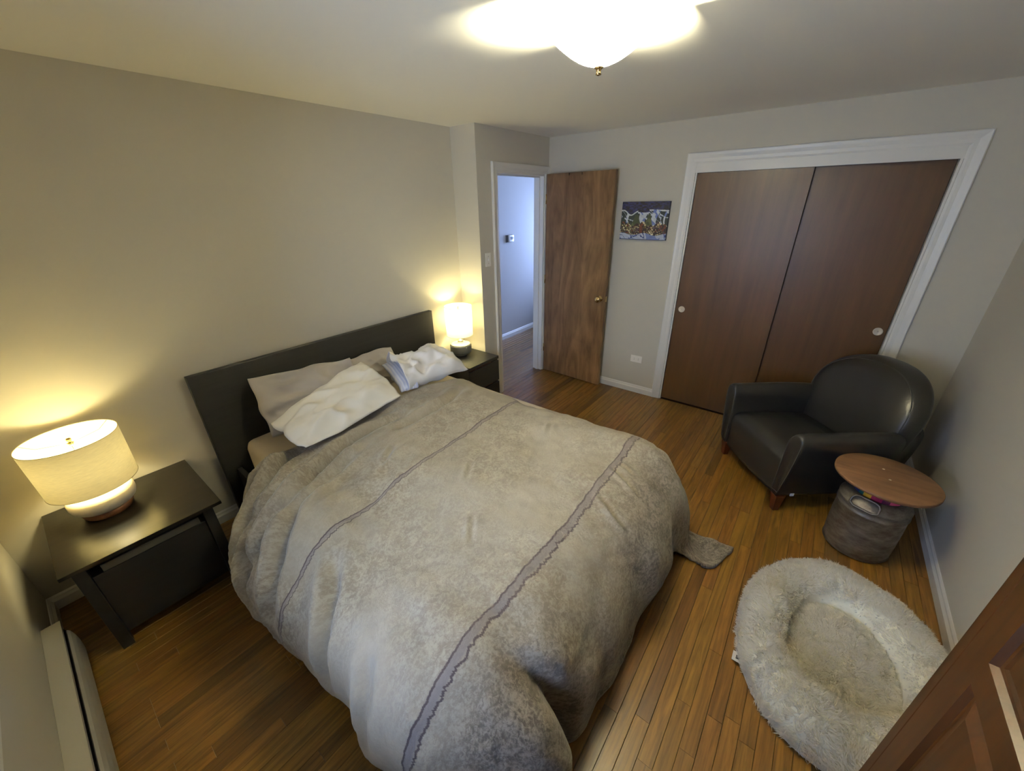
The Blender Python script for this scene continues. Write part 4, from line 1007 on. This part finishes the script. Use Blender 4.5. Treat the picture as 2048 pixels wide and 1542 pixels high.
# ------------------------------------------------------------------ armoire at the right edge
YP = -3.085; AX1 = 1.296; AX0 = .30; AZ = 1.95
ar = thing('armoire', 'tall reddish-brown wooden cabinet with raised-panel doors at the right edge', 'cabinet', ((AX0 + AX1) / 2, -3.33, 0))
wbox('side_panel', (AX1 - .030, AX1, D + .022, YP, 0, AZ), m_armoire, ar, .003)
wbox('side_panel', (AX0, AX0 + .030, D + .022, YP, 0, AZ), m_armoire, ar, .003)
wbox('back_panel', (AX0 + .03, AX1 - .03, D + .022, D + .034, .08, AZ), m_armoire, ar)
wbox('top_panel', (AX0 + .03, AX1 - .03, D + .034, YP, AZ - .03, AZ), m_armoire, ar)
wbox('plinth', (AX0 + .03, AX1 - .03, YP - .02, YP, 0, .10), m_armoire, ar)
def raised_door(x0, x1, zb, zt):
    """x0<x1; front face looks towards +y; recesses at bevelled panels"""
    yf = YP + .001; yb = YP - .020
    fr = boxes('x', [(x0, x0 + .062, yb, yf, zb, zt), (x1 - .062, x1, yb, yf, zb, zt), (x0 + .062, x1 - .062, yb, yf, zb, zb + .08), (x0 + .062, x1 - .062, yb, yf, zt - .07, zt), (x0 + .062, x1 - .062, yb, yf, 1.128, 1.186)], m_armoire)
    fr.name = 'door'; wparent(fr, ar)
    for (pz0, pz1) in ((zb + .08, 1.128), (1.186, zt - .07)):
        a0, a1 = x0 + .062, x1 - .062
        bm = bmesh.new()
        lv = [(0, yf, .0), (.006, yf - .009, 0), (.013, yf - .009, 0), (.038, yf - .001, 0), (.040, yf - .0005, 0)]
        rings = []
        for off, y, _ in lv:
            rings.append([bm.verts.new(p) for p in ((a0 + off, y, pz0 + off), (a1 - off, y, pz0 + off), (a1 - off, y, pz1 - off), (a0 + off, y, pz1 - off))])
        for p, q in zip(rings, rings[1:]):
            for i in range(4): bm.faces.new((p[i], p[(i + 1) % 4], q[(i + 1) % 4], q[i]))
        bm.faces.new(rings[-1]); bmesh.ops.recalc_face_normals(bm, faces=bm.faces)
        me = mesh(bm); o = link('raised_panel', me, m_armoire); o.parent = fr; o.matrix_parent_inverse = Matrix.Identity(4)
        if me.polygons[-1].normal.y < 0: me.flip_normals()
    return fr
dA = raised_door(.81, AX1 - .033, .11, AZ - .035); dB = raised_door(AX0 + .033, .806, .11, AZ - .035)
for x in (.78, .836):
    wlathe('knob', [(.006, YP), (.006, YP + .012), (.014, YP + .018), (.015, YP + .026), (.004, YP + .030)], (x, 0, 1.0), m_brass, ar, n=20, axis='y')
